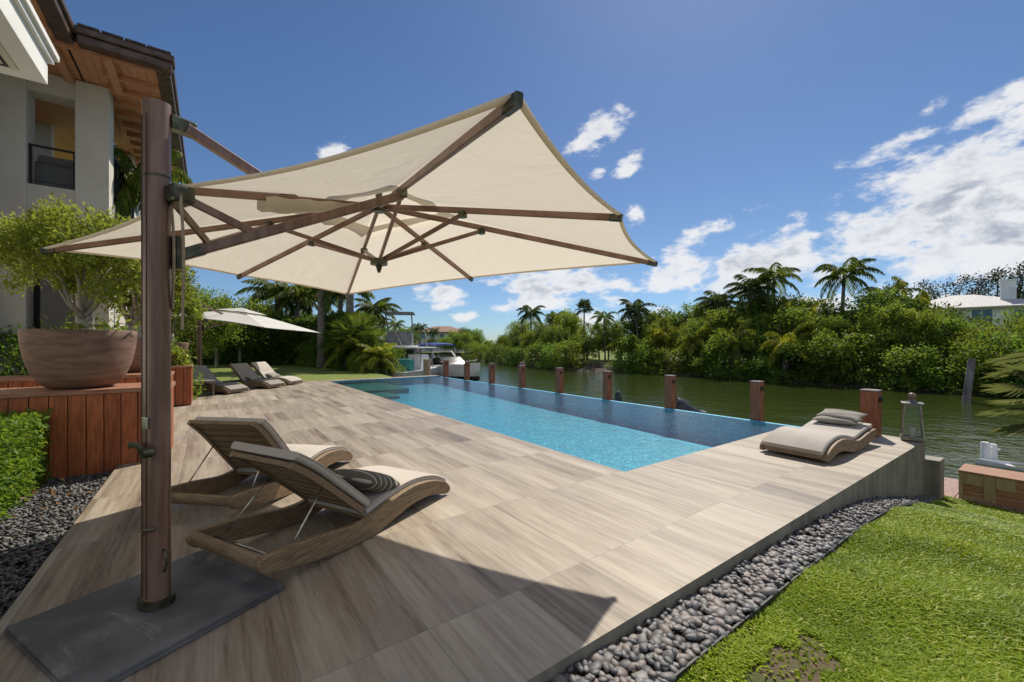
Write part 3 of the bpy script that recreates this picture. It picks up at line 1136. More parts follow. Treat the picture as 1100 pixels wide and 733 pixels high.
def make_blades(rng, n, name):
    D = rng.uniform(.95, 2.9, n * 3) ** 2.0
    ax = rng.uniform(-.35, 1.75, n * 3)
    X = ax * D
    u = X * DU.x + D * DU.y
    v = X * DV.x + D * DV.y
    ok = (u < 9.45) & (v < bed_edge(u) - .015) & (u > -2.0) & (v > -7)
    # bare patches
    bare = (np.hypot((u - 2.32) / .36, (v - .84) / .14) < 1 + .3 * np.sin(u * 23) * np.sin(v * 19)) & (rng.uniform(0, 1, n * 3) < .95)
    for cu, cv, ru, rv in [(2.35, 1.12, .35, .07), (4.3, 1.2, .3, .06), (5.9, -.35, .4, .12), (2.0, .85, .18, .10), (5.0, .6, .3, .1), (1.75, 1.06, .25, .08)]:
        bare |= (np.hypot((u - cu) / ru, (v - cv) / rv) < 1) & (rng.uniform(0, 1, n * 3) < .7)
    ok &= ~bare
    u, v, D = u[ok][:n], v[ok][:n], D[ok][:n]
    n = len(u)
    z = lawn_h(u, v)
    az = rng.uniform(0, 2 * np.pi, n)
    tall = rng.uniform(.011, .033, n) * (1 + .4 * np.sin(u * 2.1) * np.sin(v * 2.7)) * (.9 + .05 * D)
    lean = rng.uniform(.3, 1.9, n) * tall
    wd = rng.uniform(.0030, .0076, n) * (.8 + .30 * D / 2)
    px, py = np.cos(az), np.sin(az)
    base = np.stack([u, v, z], 1)
    side = np.stack([-py, px, np.zeros(n)], 1) * wd[:, None]
    mid = base + np.stack([px * lean * .35, py * lean * .35, tall * .65], 1)
    tip = base + np.stack([px * lean, py * lean, tall * .92], 1)
    verts = np.stack([base - side, base + side, mid + side * .9, mid - side * .9, tip], 1).reshape(-1, 3)
    i = np.arange(n)[:, None] * 5
    faces = np.concatenate([i + np.array([[0, 1, 2]]), i + np.array([[0, 2, 3]]), i + np.array([[3, 2, 4]])], 0)
    o = link(name, raw_mesh(name, verts, faces), M['blade'], rz=DECK)
    return kind(o, 'stuff')


rng = np.random.default_rng(5)
o = make_blades(rng, 400000, 'lawn_grass')
tag(o, 'coarse sunlit green lawn grass to the right of the pebble strip', 'grass')

# pebble strip ------------------------------------------------------------------
def ico(sub=2):
    bm = bmesh.new()
    bmesh.ops.create_icosphere(bm, subdivisions=sub, radius=1.0)
    v = np.array([p.co[:] for p in bm.verts])
    bm.verts.index_update()
    f = np.array([[p.index for p in q.verts] for q in bm.faces])
    bm.free()
    return v, f


ICO2, ICO2F = ico(2)
ICO1, ICO1F = ico(1)


def pebble_shape(rng, base):
    ax = np.array([1.0, rng.uniform(.60, .88), rng.uniform(.36, .52)])
    q = base * (1 + .10 * np.sin(base[:, [1, 2, 0]] * 2.2 + rng.uniform(0, 6, 3)))
    return q * ax


def scatter_stones(rng, n, region, zfun, rmin, rmax, step):
    """dart throwing with spatial hash; region(rng)->(u,v,scale)"""
    out = []
    grid = {}
    tries = 0
    while len(out) < n and tries < n * 40:
        tries += 1
        u, v = region(rng)
        r = rng.uniform(rmin, rmax)
        gi, gj = int(u / step), int(v / step)
        ok = True
        for i in range(gi - 1, gi + 2):
            for j in range(gj - 1, gj + 2):
                for (a_, b_, r_) in grid.get((i, j), ()):
                    if (a_ - u) ** 2 + (b_ - v) ** 2 < (.64 * (r + r_)) ** 2:
                        ok = False
                        break
                if not ok:
                    break
            if not ok:
                break
        if ok:
            grid.setdefault((gi, gj), []).append((u, v, r))
            out.append((u, v, r))
    return out


rng = np.random.default_rng(11)


def reg_right(rng):
    u = rng.uniform(-.9, 8.95)
    e = float(bed_edge(u))
    return u, rng.uniform(e + .012, VR - .015)


stones = scatter_stones(rng, 5200, reg_right, None, .017, .045, .10)
stones.sort(key=lambda s: W(s[0], s[1]).length)
peb_meshes = []
for k in range(12):
    q = pebble_shape(rng, ICO2)
    me = raw_mesh('river_pebble', q, ICO2F)
    me.polygons.foreach_set('use_smooth', [True] * len(me.polygons))
    me.materials.append(M['pebble'])
    peb_meshes.append(me)
# pebble colour per object
m = M['pebble']
T = NT(m.node_tree)
oi = T.new('ShaderNodeObjectInfo')
gg = T.new('ShaderNodeNewGeometry')
b = m.node_tree.nodes['Principled BSDF']
rr = T.m('FRACT', T.m('ADD', T.m('MULTIPLY', oi.outputs['Random'], 7.3), gg.outputs['Random Per Island']))
tc = T.new('ShaderNodeTexCoord')
nz = T.noise(tc.outputs['Object'], 3.0, 4)
ramp = T.new('ShaderNodeValToRGB')
T.l.new(rr, ramp.inputs[0])
e = ramp.color_ramp.elements
e[0].position, e[0].color = 0, C4((.058, .060, .064))
e[1].position, e[1].color = 1, C4((.20, .185, .175))
k = e.new(.45); k.color = C4((.105, .102, .104))
k = e.new(.75); k.color = C4((.165, .128, .110))
T.l.new(T.mix(T.m('MULTIPLY', nz, .35), ramp.outputs[0], C4((.20, .20, .205))), b.inputs['Base Color'])

n_ind = 0
rest_v, rest_f = [], []
vis = [s for s in stones if s[0] > 1.2]
near = set(id(s) for s in vis[:300])
cnt = 0
for s in stones:
    u, v, r = s
    rz, tx, ty = rng.uniform(0, 6.28), rng.normal(0, .20), rng.normal(0, .20)
    z = float(lawn_z(u)) - .02 + rng.uniform(.0, .022) + (.02 if r < .022 else 0)
    if id(s) in near:
        o = bpy.data.objects.new('river_pebble', peb_meshes[cnt % 12])
        COL.objects.link(o)
        o.location = W(u, v, z)
        o.rotation_euler = (tx, ty, rz)
        o.scale = (r * 1.25,) * 3
        tag(o, 'smooth rounded grey brown river pebble in the strip along the deck edge', 'pebble', 'river pebbles along the deck edge')
        cnt += 1
    else:
        R = np.array(Matrix.Rotation(rz, 3, 'Z') @ Matrix.Rotation(ty, 3, 'Y') @ Matrix.Rotation(tx, 3, 'X'))
        big = u < 4
        q = pebble_shape(rng, ICO2 if big else ICO1) * r * 1.25
        q = q @ R.T + np.array([u, v, z])
        base_i = sum(len(a_) for a_ in rest_v)
        rest_v.append(q)
        rest_f.append((ICO2F if big else ICO1F) + base_i)
me = raw_mesh('pebble_bed', np.concatenate(rest_v), np.concatenate(rest_f))
o = link('pebble_bed', me, M['pebble'], rz=DECK, smooth=True)
kind(tag(o, 'band of small grey pebbles filling the strip beside the deck wall', 'pebbles'), 'stuff')
# plastic edging between pebbles and lawn
mb = MB()
eu = np.linspace(-2.5, 9.0, 50)
pts = [(float(u), float(bed_edge(u)) - .004, float(lawn_z(u)) - .005) for u in eu]
mb.sweep(pts, [(-.006, -.05), (.006, -.05), (.006, .004), (-.006, .004)])
tag(mb.build('lawn_edging', M['edging'], rz=DECK), 'thin black edging strip between pebbles and lawn', 'edging')

# left gravel bed ---------------------------------------------------------------
quad = MB()
quad.add([(-6, -2, -.115), (UL, -2, -.115), (UL, 7.1, -.115), (-6, 7.1, -.115)], [(0, 1, 2, 3)])
kind(quad.build('gravel_ground', M['gravelbed'], rz=DECK), 'structure')
rng = np.random.default_rng(21)
nst = 9000
uu = rng.uniform(-2.05, UL - .01, nst)
vv = rng.uniform(2.2, 7.08, nst)
zz = -.10 + rng.uniform(0, .035, nst)
rr_ = rng.uniform(.011, .027, nst)
vs_, fs_ = [], []
for i in range(nst):
    R = np.array(Matrix.Rotation(rng.uniform(0, 6.28), 3, 'Z') @ Matrix.Rotation(rng.normal(0, .45), 3, 'Y') @ Matrix.Rotation(rng.normal(0, .45), 3, 'X'))
    q = (pebble_shape(rng, ICO1) * np.array([1.35, .9, .8]) * rr_[i]) @ R.T + np.array([uu[i], vv[i], zz[i]])
    vs_.append(q)
    fs_.append(ICO1F + i * len(ICO1))
o = link('gravel_bed', raw_mesh('gravel_bed', np.concatenate(vs_), np.concatenate(fs_)), M['gravel'], rz=DECK, smooth=True)
kind(tag(o, 'dark grey shingle bed between the clipped hedge and the deck', 'gravel'), 'stuff')

# dry leaves lying on the gravel
rng = np.random.default_rng(22)
pts = np.stack([rng.uniform(-1.5, -1.0, 26), rng.uniform(4.6, 6.8, 26), np.full(26, -.055)], 1)
v, f = leaf_cloud(rng, pts, 1, .01, .09, 1.2, 3.2)
o = link('leaf_litter', raw_mesh('leaf_litter', v, f), M['dryleaf'], rz=DECK)
kind(tag(o, 'scattered dry brown leaves on the dark shingle', 'leaves'), 'stuff')

# ------------------------------------------------------------------ house on the left
H = (-1.8, 12.7)
house = thing('house', 'large cream two storey house with cedar soffit and dark roof on the left', 'house', W(H[0], H[1], 0), DECK)


def hb(name, mat, boxes, bev=0.0, label=None, parent=None):
    mb = MB()
    for lo, hi in boxes:
        mb.box((lo[0] - H[0], lo[1] - H[1], lo[2]), (hi[0] - H[0], hi[1] - H[1], hi[2]), bev)
    return mb.build(name, M[mat], parent or house, label=label)


hb('column', 'stucco', [((-2.33, 12.7, 0), (-1.8, 13.25, 7.17))], .01)
hb('column', 'stucco', [((-3.40, 12.7, 0), (-3.03, 13.25, 7.17))], .01)
hb('lintel', 'stucco', [((-3.03, 12.75, 6.75), (-2.33, 13.2, 7.17))])
hb('balcony_slab', 'stucco', [((-7.0, 12.73, 4.25), (-1.82, 18.0, 4.80))])
hb('wall', 'stucco_white', [((-3.75, 2.0, 0), (-3.43, 12.68, 7.16))])
hb('wall', 'stucco', [((-7.0, 16.0, 0), (-3.6, 16.3, 4.2)), ((-3.6, 13.26, 0), (-3.3, 16.3, 4.24)), ((-7.0, 15.2, 4.81), (-3.2, 15.45, 7.1)), ((-2.1, 16.6, 0), (-1.85, 18.3, 7.1)), ((-2.2, 13.26, 0), (-1.9, 16.55, 3.2))])
hb('balcony_ceiling', 'cedar', [((-7.0, 13.26, 6.98), (-1.9, 15.19, 7.08))])
hb('door_header', 'cedar', [((-3.03, 13.0, 3.0), (-2.33, 13.1, 4.24))])
fr = hb('glass_door', 'darkglass', [((-3.03, 13.15, 0), (-2.33, 13.2, 3.0))])
hb('window', 'darkglass', [((-3.9, 15.15, 5.2), (-2.9, 15.19, 6.0))])
# balcony railing
mb = MB()
u0, u1, v = -3.03, -2.33, 12.85
for uu_ in np.linspace(u0 + .03, u1 - .03, 2):
    mb.box((uu_ - .02 - H[0], v - .02 - H[1], 4.8), (uu_ + .02 - H[0], v + .02 - H[1], 5.64))
mb.box((u0 - H[0], v - .02 - H[1], 5.62), (u1 - H[0], v + .02 - H[1], 5.66))
for z in (4.90, 5.62):
    mb.box((u0 - H[0], v - .008 - H[1], z), (u1 - H[0], v + .008 - H[1], z + .012))
mb.build('balcony_railing', M['black_metal'], house)
mb = MB()
for vv_ in np.linspace(13.3, 16.5, 8):
    mb.box((-1.86 - H[0], vv_ - .03 - H[1], 4.8), (-1.80 - H[0], vv_ + .03 - H[1], 5.85))
for z in (4.95, 5.84):
    mb.box((-1.87 - H[0], 13.27 - H[1], z), (-1.79 - H[0], 16.55 - H[1], z + .06))
mb.build('balcony_railing', M['black_metal'], house)
# soffit, rafters, fascia, roof
EZ = 7.19
EU, EV, EU2 = -.785, 11.2, -2.2
mb = MB()
pl = .11
x = EU2
# boards run along v, laid side by side
def soffit(mb, u0, u1, v0, v1):
    n = max(1, int(round((u1 - u0) / .14)))
    for i in range(n):
        a_ = u0 + (u1 - u0) * i / n
        b_ = u0 + (u1 - u0) * (i + 1) / n - .006
        mb.box((a_ - H[0], v0 - H[1], EZ), (b_ - H[0], v1 - H[1], EZ + .03))
soffit(mb, EU2 + .02, EU - .02, EV + .02, 18.48)
soffit(mb, -5.0, EU2 - .02, -1.0, 18.48)
mb.build('soffit', M['cedar'], house)
mb = MB()
for v in np.arange(12.0, 18.4, .62):
    mb.box((-1.79 - H[0], v - .05 - H[1], EZ - .11), (EU - .12 - H[0], v + .05 - H[1], EZ - .003))
for v in np.arange(.0, 11.0, 1.2):
    mb.box((-3.4 - H[0], v - .05 - H[1], EZ - .11), (EU2 - .12 - H[0], v + .05 - H[1], EZ - .003))
for u in (-1.62, -2.4, -3.0):
    mb.box((u - .07 - H[0], EV + .12 - H[1], EZ - .12), (u + .07 - H[0], 12.68 - H[1], EZ - .003))
mb.box((-3.4 - H[0], EV + .10 - H[1], EZ - .07), (EU - .15 - H[0], EV + .18 - H[1], EZ - .003))
mb.build('rafter', M['cedar'], house)
mb = MB()
def fas(p, q, t=.12):
    lo = (min(p[0], q[0]) - t, min(p[1], q[1]) - t)
    hi = (max(p[0], q[0]) + t, max(p[1], q[1]) + t)
    mb.box((lo[0] - H[0], lo[1] - H[1], EZ - .02), (hi[0] - H[0], hi[1] - H[1], EZ + .13), .02)
    mb.box((lo[0] - .05 - H[0], lo[1] - .05 - H[1], EZ + .132), (hi[0] + .05 - H[0], hi[1] + .05 - H[1], EZ + .26), .03)
fas((EU, EV + .3), (EU, 18.5))
fas((EU2 + .3, EV), (EU + .03, EV + .006))
fas((EU2 - .004, -1.0), (EU2 + .004, EV - .05))
mb.build('fascia', M['fascia'], house)
mb = MB()
def slope(u0, u1, v0, v1, rise):
    z = EZ + .27
    mb.add([(u1 - H[0], v0 - H[1], z), (u1 - H[0], v1 - H[1], z), (u0 - H[0], v1 - H[1], z + rise), (u0 - H[0], v0 + (u1 - u0) * .8 - H[1], z + rise),
            (u1 - H[0], v0 - H[1], z + .06), (u1 - H[0], v1 - H[1], z + .06), (u0 - H[0], v1 - H[1], z + rise + .06), (u0 - H[0], v0 + (u1 - u0) * .8 - H[1], z + rise + .06)],
           [(3, 2, 1, 0), (4, 5, 6, 7), (0, 1, 5, 4), (1, 2, 6, 5), (2, 3, 7, 6), (3, 0, 4, 7)])
slope(-5.5, EU + .14, EV - .14, 18.6, 1.6)
slope(-6.5, EU2 + .14, -1.0, EV - .3, 1.5)
# hip facing the camera
z = EZ + .27
mb.add([(-7 - H[0], EV - .14 - H[1], z), (EU + .14 - H[0], EV - .14 - H[1], z), (-5.5 - H[0], EV + 3.6 - H[1], z + 1.6), (-7 - H[0], EV + 3.6 - H[1], z + 1.6)], [(0, 1, 2, 3)])
for vv_ in np.arange(EV, 18.5, .33):
    mb.box((EU - .1 - H[0], vv_ - H[1], z - .01), (EU + .17 - H[0], vv_ + .31 - H[1], z + .035), .015)
for u in np.arange(EU2 + .2, EU - .1, .33):
    mb.box((u - H[0], EV - .18 - H[1], z - .01), (u + .31 - H[0], EV + .12 - H[1], z + .035), .015)
mb.build('roof', M['rooftile'], house)
# projecting balcony of the near wing
ns = thing('projecting_balcony_slab', 'white projecting balcony slab with stepped edge at the upper left corner', 'balcony', W(-1.73, 8.06, 4.93), DECK)
mb = MB()
mb.box((-1.70, -6.0, 0), (0, 0, .30), .006)
mb.box((-1.70, -6.0, .303), (.05, .05, .37), .006)
mb.box((-1.70, -6.0, .373), (.09, .09, .45), .006)
mb.build('slab', M['stucco_white'], ns)
mb = MB()
mb.box((-1.40, -5.8, -.012), (-.20, -.22, -.002))
mb.build('soffit_panel', M['stucco'], ns)
mb = MB()
mb.box((-.30, -5.8, -.020), (-.27, -.30, -.0125))
mb.box((-1.40, -.30, -.020), (-.27, -.27, -.0125))
mb.build('slot_vent', M['black_metal'], ns)
# covered grill on the balcony
mb = MB()
mb.box((-.42, -.25, 0), (.42, .25, .62), .08)
mb.box((-.30, -.2, .60), (.30, .2, .82), .12)
g = mb.build('covered_grill', M['grey_cover'], loc=W(-2.72, 13.45, 4.8), rz=DECK, smooth=True, angle=50)
tag(g, 'grey fabric covered grill standing on the house balcony behind black railing', 'grill')

# ------------------------------------------------------------------ timber planter boxes and bowls
def timber_box(u0, u1, v0, v1, h, label, group, low=.02):
    t = thing('timber_planter_box', label, 'planter box', W((u0 + u1) / 2, (v0 + v1) / 2, 0), DECK, group)
    cu, cv = (u0 + u1) / 2, (v0 + v1) / 2
    mb = MB()
    hu, hv = (u1 - u0) / 2, (v1 - v0) / 2
    bw = .155
    n = int(round((u1 - u0) / bw))
    for i in range(n):
        a_ = -hu + (u1 - u0) * i / n + .004
        b_ = -hu + (u1 - u0) * (i + 1) / n - .004
        mb.box((a_, -hv, low), (b_, -hv + .03, h - .055), .004)
        mb.box((a_, hv - .03, .02), (b_, hv, h - .055), .004)
    n = int(round((v1 - v0 - .06) / bw))
    for i in range(n):
        a_ = -hv + .031 + (v1 - v0 - .062) * i / n + .004
        b_ = -hv + .031 + (v1 - v0 - .062) * (i + 1) / n - .004
        mb.box((hu - .03, a_, .02), (hu, b_, h - .055), .004)
    mb.build('cladding', M['redwood'], t)
    mb = MB()
    mb.box((-hu + .035, -hv + .035, 0), (hu - .035, hv - .035, h - .06))
    mb.build('core', M['blackcover'], t)
    mb = MB()
    for i in range(5):
        a_ = -hv - .02 + (2 * hv + .04) * i / 5
        b_ = -hv - .02 + (2 * hv + .04) * (i + 1) / 5 - .005
        mb.box((-hu - .02, a_, h - .053), (hu + .02, b_, h), .004)
    mb.build('top_board', M['redwood_x'], t)
    return t


timber_box(-4.6, -.43, 7.065, 7.95, .95, 'nearest red brown slatted timber planter box beside the hedge and deck', 'timber planter boxes along the house', -.10)
timber_box(-4.6, -.60, 10.1, 11.0, .95, 'second red brown timber planter box, behind the big bowl planter', 'timber planter boxes along the house')
timber_box(-4.0, -.36, 12.9, 13.8, .95, 'timber planter box beside the distant loungers, showing its slatted end', 'timber planter boxes along the house') if False else None
timber_box(-1.6, -.36, 12.9, 13.8, .97, 'timber planter box beside the distant loungers, showing its slatted front', 'timber planter boxes along the house')
timber_box(-1.5, -.5, 16.2, 17.1, .95, 'furthest timber planter box near the white parasol mast', 'timber planter boxes along the house')


def bowl(loc, R, h, label):
    t = thing('bowl_planter', label, 'planter', loc, 0, 'clay bowl planters along the house')
    prof = [(.0, 0), (.30 * R, .0)]
    for i in range(1, 15):
        a_ = i / 14
        prof.append((R * (.40 + .60 * math.sin(a_ * math.pi / 2) ** .8) if i < 14 else R, h * (1 - math.cos(a_ * math.pi / 2) ** 1.15)))
    prof[-1] = (R, h)
    prof += [(R - .006, h + .008), (R - .05, h + .006), (R - .06, h - .03), (R - .09, h - .12), (0.0, h - .12)]
    mb = MB().lathe(prof, 56)
    mb.build('bowl', M['bowl'], t, smooth=True, angle=50)
    mb = MB().lathe([(0, h - .075), (R - .09, h - .09), (R - .10, h - .118), (0, h - .118)], 32)
    mb.build('soil', M['soilpot'], t)
    return t


B1 = W(-1.32, 7.53, .95)
bowl(B1, .53, .72, 'largest brown clay bowl planter, on the nearest timber box')
B2 = at(147, 392, 8.3)
B2.z = .95
bowl(B2, .50, .66, 'second brown clay bowl planter, mostly hidden behind the largest bowl')
B3 = W(-.98, 16.65, .95)
bowl(B3, .46, .60, 'small looking far clay bowl planter near the white parasol mast')
# bowl trees
rng = np.random.default_rng(31)


def bowl_tree(loc, seed, label, sc=1.0, near=True):
    rng = np.random.default_rng(seed)
    blobs = [(-.05, 0, 1.38, .55, .55, .26), (-.62, -.1, 1.22, .42, .45, .26), (.45, -.05, 1.22, .42, .45, .26), (.1, .5, 1.25, .45, .4, .25), (-.3, -.45, 1.10, .4, .35, .24),
             (.62, .1, .92, .28, .3, .26), (-.95, .0, .98, .30, .32, .28), (.25, -.45, 1.05, .35, .3, .24), (-.25, .1, 1.0, .4, .4, .2), (.52, -.2, .55, .18, .2, .2), (-.15, .0, .72, .2, .2, .12)]
    t = thing('bowl_tree', label, 'tree', loc, 0, 'small trees in the bowl planters')
    blobs = [(q[0] * .86, q[1] * .86, q[2], q[3] * .92, q[4] * .92, q[5] * 1.1) for q in blobs]
    cs = blob_centers(rng, blobs, 520 if near else 260, .4)
    v, f = leaf_cloud(rng, cs, 32, .05, .062 if near else .09, .35, 2.8, .5)
    link('crown', raw_mesh('crown', v, f), M['leaf_bowl'], t)
    mb = MB()
    mb.tube([(0, 0, -.06), (.01, 0, .1), (0, .01, .22), (.0, 0, .34)], .085, 10, [1.15, 1.0, .9, .8])
    for i, bb in enumerate(blobs[:9]):
        a_ = Vector((rng.normal(0, .03), rng.normal(0, .03), .26))
        m_ = Vector((bb[0] * .42, bb[1] * .42, .34 + (bb[2] - .34) * .5))
        mb.tube([a_, a_.lerp(m_, .5) + Vector((bb[0] * .05, bb[1] * .05, -.02)), m_, Vector(bb[:3])], .030, 7, [1, .75, .55, .2])
    for i in range(26):
        q = cs[rng.integers(len(cs))]
        bb = min(blobs, key=lambda z_: (z_[0] - q[0]) ** 2 + (z_[1] - q[1]) ** 2 + (z_[2] - q[2]) ** 2)
        mb.tube([Vector(bb[:3]) * .8 + Vector((0, 0, .1)), Vector(q)], .010, 5, [1, .4])
    mb.build('trunk', M['palebark'], t, smooth=True)
    t.scale = (sc,) * 3
    return t


bowl_tree(B1 + Vector((.04, 0, .62)), 41, 'bushy many stemmed tree in the largest bowl planter', 1.0)
bowl_tree(B2 + Vector((0, 0, .6)), 42, 'slender tree in the second bowl planter, partly hidden by the umbrella mast', 1.25, False)
bowl_tree(B3 + Vector((0, 0, .52)), 43, 'tree in the far bowl planter behind the white parasol', 1.15, False)
# low plants in the bowls and on the third box
rng = np.random.default_rng(44)
def tuft(loc, n, size, leaf, label, spread=(.28, .28, .05), kd=None):
    pts = rng.normal(0, 1, (n // 6, 3)) * np.array(spread) + np.array([0, 0, .06])
    pts[:, 2] = np.abs(pts[:, 2])
    v, f = leaf_cloud(rng, pts, 6, .04, size, .3, 3)
    o = link('groundcover_plant', raw_mesh('groundcover_plant', v, f), M[leaf], loc=loc)
    tag(o, label, 'plant')
    if kd:
        kind(o, kd)


tuft(B1 + Vector((.05, 0, .66)), 300, .09, 'leaf_bowl', 'low leafy ground cover around the trunk in the largest bowl', (.22, .22, .05), 'stuff')
for k, (du_, leaf, lab) in enumerate([(-1.1, 'leaf_mid', 'green potted plant on the third timber box, furthest from the deck'), (-.85, 'dryleaf', 'reddish potted plant on the third timber box between two green ones'), (-.58, 'leaf_light', 'light green potted plant on the near corner of the third timber box')]):
    tuft(W(du_, 13.35, .97), 200, .14, leaf, lab, (.07, .07, .16))
# sun lotion bottle on the box edge
bl = thing('lotion_bottle', 'small amber lotion bottle on the edge of the nearest timber box', 'bottle', gnd(77, 415.0, .95))
MB().lathe([(0, 0), (.030, 0), (.034, .01), (.034, .10), (.028, .125), (.014, .135), (.014, .14)], 20).build('bottle_body', M['bottle'], bl, smooth=True, angle=40)
MB().lathe([(0, .14), (.017, .14), (.017, .172), (.012, .178), (0, .178)], 16).build('cap', M['seat_tan'], bl, smooth=True, angle=40)

# clipped hedge at the left edge
rng = np.random.default_rng(51)
hg = thing('clipped_hedge', 'low bright green clipped hedge at the left edge of the photo', 'hedge', W(-1.95, 5.3, -.1), DECK)
v, f = foliage_box(rng, (-1.6, -2.2, .02), (.42, 1.72, .80), 30000, .055, .022)
link('foliage', raw_mesh('foliage', v, f), M['leaf_hedge'], hg)
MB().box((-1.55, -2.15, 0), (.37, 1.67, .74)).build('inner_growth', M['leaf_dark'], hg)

# ------------------------------------------------------------------ cantilever umbrellas
def make_umbrella(name, label, mast_loc, rz, cz, ez, canvas, base_plate=True, straps=True, detail=True):
    """local origin at the mast foot; the canopy centre is at +Y"""
    t = thing(name, label, 'umbrella', mast_loc, rz, 'cantilever umbrellas on the deck')
    cx, cy = (.07, 1.615) if detail else (.10, 1.63)
    a, b = 2.152, 1.518
    names = ['N', 'NR', 'R', 'RF', 'F', 'FL', 'L', 'LN']
    ij = dict(N=(1, -1), NR=(1, 0), R=(1, 1), RF=(0, 1), F=(-1, 1), FL=(-1, 0), L=(-1, -1), LN=(0, -1))
    ends = [Vector((cx + a * ij[n][0], cy + b * ij[n][1], ez[n])) for n in names]
    hub = Vector((cx, cy, cz))
    # canopy
    mb = MB()
    NS, NTT = 14, 12
    PULL = [.020, .030, .035, .035, .035, .05, .075, .075]
    S0 = .20
    for k in range(8):
        A, B = ends[k], ends[(k + 1) % 8]
        pk = PULL[k]
        V, F = [], []
        for i in range(NS + 1):
            s = S0 + (1 - S0) * i / NS
            for j in range(NTT + 1):
                q = j / NTT
                P = hub.lerp(A, s).lerp(hub.lerp(B, s), q)
                w = 4 * q * (1 - q)
                pull = pk * w * s ** 3
                P = P + (hub - P) * pull
                P.z -= .030 * w * s * (1 - .5 * s)
                V.append(P)
        for i in range(NS):
            for j in range(NTT):
                o = i * (NTT + 1) + j
                F.append((o, o + 1, o + NTT + 2, o + NTT + 1))
        mb.add(V, F)
    bmc = bmesh.new()
    vs_ = [bmc.verts.new(p) for p in mb.v]
    for f in mb.f:
        bmc.faces.new([vs_[i] for i in f])
    bmesh.ops.remove_doubles(bmc, verts=bmc.verts, dist=1e-4)
    m2 = MB().bm(bmc)
    can = m2.build('canopy', M[canvas], t, smooth=True, angle=14)
    # hem along the edge
    mh = MB()
    for k in range(8):
        A, B = ends[k], ends[(k + 1) % 8]
        pts = []
        for j in range(NTT + 1):
            q = j / NTT
            P = A.lerp(B, q)
            w = 4 * q * (1 - q)
            P = P + (hub - P) * PULL[k] * w
            P.z -= .030 * w * .5
            pts.append(P)
        mh.sweep(pts, [(-.012, -.010), (.012, -.010), (.012, .004), (-.012, .004)])
    mh.build('hem', M[canvas], t)
    # raised vent cap
    mb = MB()
    for k in range(8):
        A, B = ends[k], ends[(k + 1) % 8]
        V, F = [], []
        for i in range(7):
            s = .30 * i / 6
            for j in range(7):
                q = j / 6
                P = hub.lerp(A, s).lerp(hub.lerp(B, s), q)
                w = 4 * q * (1 - q)
                P = P + (hub - P) * .10 * w * (s / .3)
                P.z += .075 - .02 * w * (s / .3)
                V.append(P)
        for i in range(6):
            for j in range(6):
                o = i * 7 + j
                F.append((o, o + 1, o + 8, o + 7))
        mb.add(V, F)
    mb.build('vent', M[canvas], t, smooth=True, angle=14)
    # crown hub and lower hub
    crown = hub + Vector((0, 0, -.06))
    low = Vector((cx, cy, cz - .555))
    MB().lathe([(0, -.05), (.05, -.05), (.075, -.02), (.075, .03), (.03, .05), (.03, .12), (0, .12)], 16, crown).build('crown_hub', M['fitting'], t, smooth=True, angle=35)
    MB().lathe([(0, -.10), (.012, -.10), (.03, -.04), (.075, -.03), (.075, .02), (.03, .03), (0, .03)], 16, low).build('lower_hub', M['fitting'], t, smooth=True, angle=35)
    # ribs and struts
    for k, n in enumerate(names):
        e = ends[k] + Vector((0, 0, -.022))
        c0 = crown.lerp(e, .02)
        mb = MB().bar(c0, e.lerp(c0, .005), .026, .046)
        rib = mb.build('rib', M['rib'], t)
        MB().bar(e.lerp(crown, .03), e + (e - crown).normalized() * .018, .034, .05).build('end_cap', M['fitting'], rib)
        sN = .35 if len(n) == 1 else .42
        if n == 'LN':
            continue
        P = crown.lerp(e, sN) + Vector((0, 0, -.03))
        q0 = low + (P - low) * .06
        st = MB().bar(q0, P, .022, .034).build('strut', M['rib'], t)
        MB().box((-.028, -.028, -.03), (.028, .028, .028), .008, Matrix.Translation(P)).build('joint', M['fitting'], st)
    # mast
    topz = 2.87
    sec = [(.074 * math.cos(x_) * (abs(math.cos(x_)) ** -.25 if abs(math.cos(x_)) > .2 else 1.3), .058 * math.sin(x_)) for x_ in [2 * math.pi * i / 28 for i in range(28)]]
    sec = [(max(-.074, min(.074, p)), q) for p, q in sec]
    mb = MB()
    # slanted top: the far side is a little lower
    V, F = [], []
    n = len(sec)
    for z in (.05, topz):
        for (p, q) in sec:
            V.append((p, q, z - (.12 * (p + .08) if z > 1 else 0)))
    for j in range(n):
        F.append((j, (j + 1) % n, n + (j + 1) % n, n + j))
    F.append(tuple(range(n, 2 * n)))
    F.append(tuple(range(n - 1, -1, -1)))
    mb.add(V, F)
    mast = mb.build('mast', M['bronze_wood'], t, smooth=True, angle=40)
    mb = MB()
    for sx in (-1, 1):
        mb.box((sx * .026 - .002, -.0595, .10), (sx * .026 + .002, -.0560, topz - .1))
    mb.build('groove', M['fascia'], mast)
    # seam ring, collar, slider
    mb = MB()
    mb.sweep([(0, 0, 2.43), (0, 0, 2.445)], [(p * 1.02, q * 1.03) for p, q in sec], up=Vector((0, 1, 0)))
    mb.build('seam_ring', M['fitting'], mast)
    mb = MB()
    mb.sweep([(0, 0, .035), (0, 0, .085)], [(p * 1.28, q * 1.35) for p, q in sec], up=Vector((0, 1, 0)))
    mb.build('collar', M['fitting'], t, smooth=True, angle=40)
    # boom and arms
    tip = Vector((.05, .07, 2.76))
    MB().box((-.035, .0, -.04), (.035, .13, .04), .01, Matrix.Translation((.03, .045, 2.77))).build('boom_bracket', M['fitting'], t)
    bend = Vector((cx * .55, cy * .52, 2.555))
    MB().bar(tip + Vector((0, .05, 0)), bend, .045, .06).build('boom', M['bronze_wood'], t)
    slide = Vector((0, .085, 2.02))
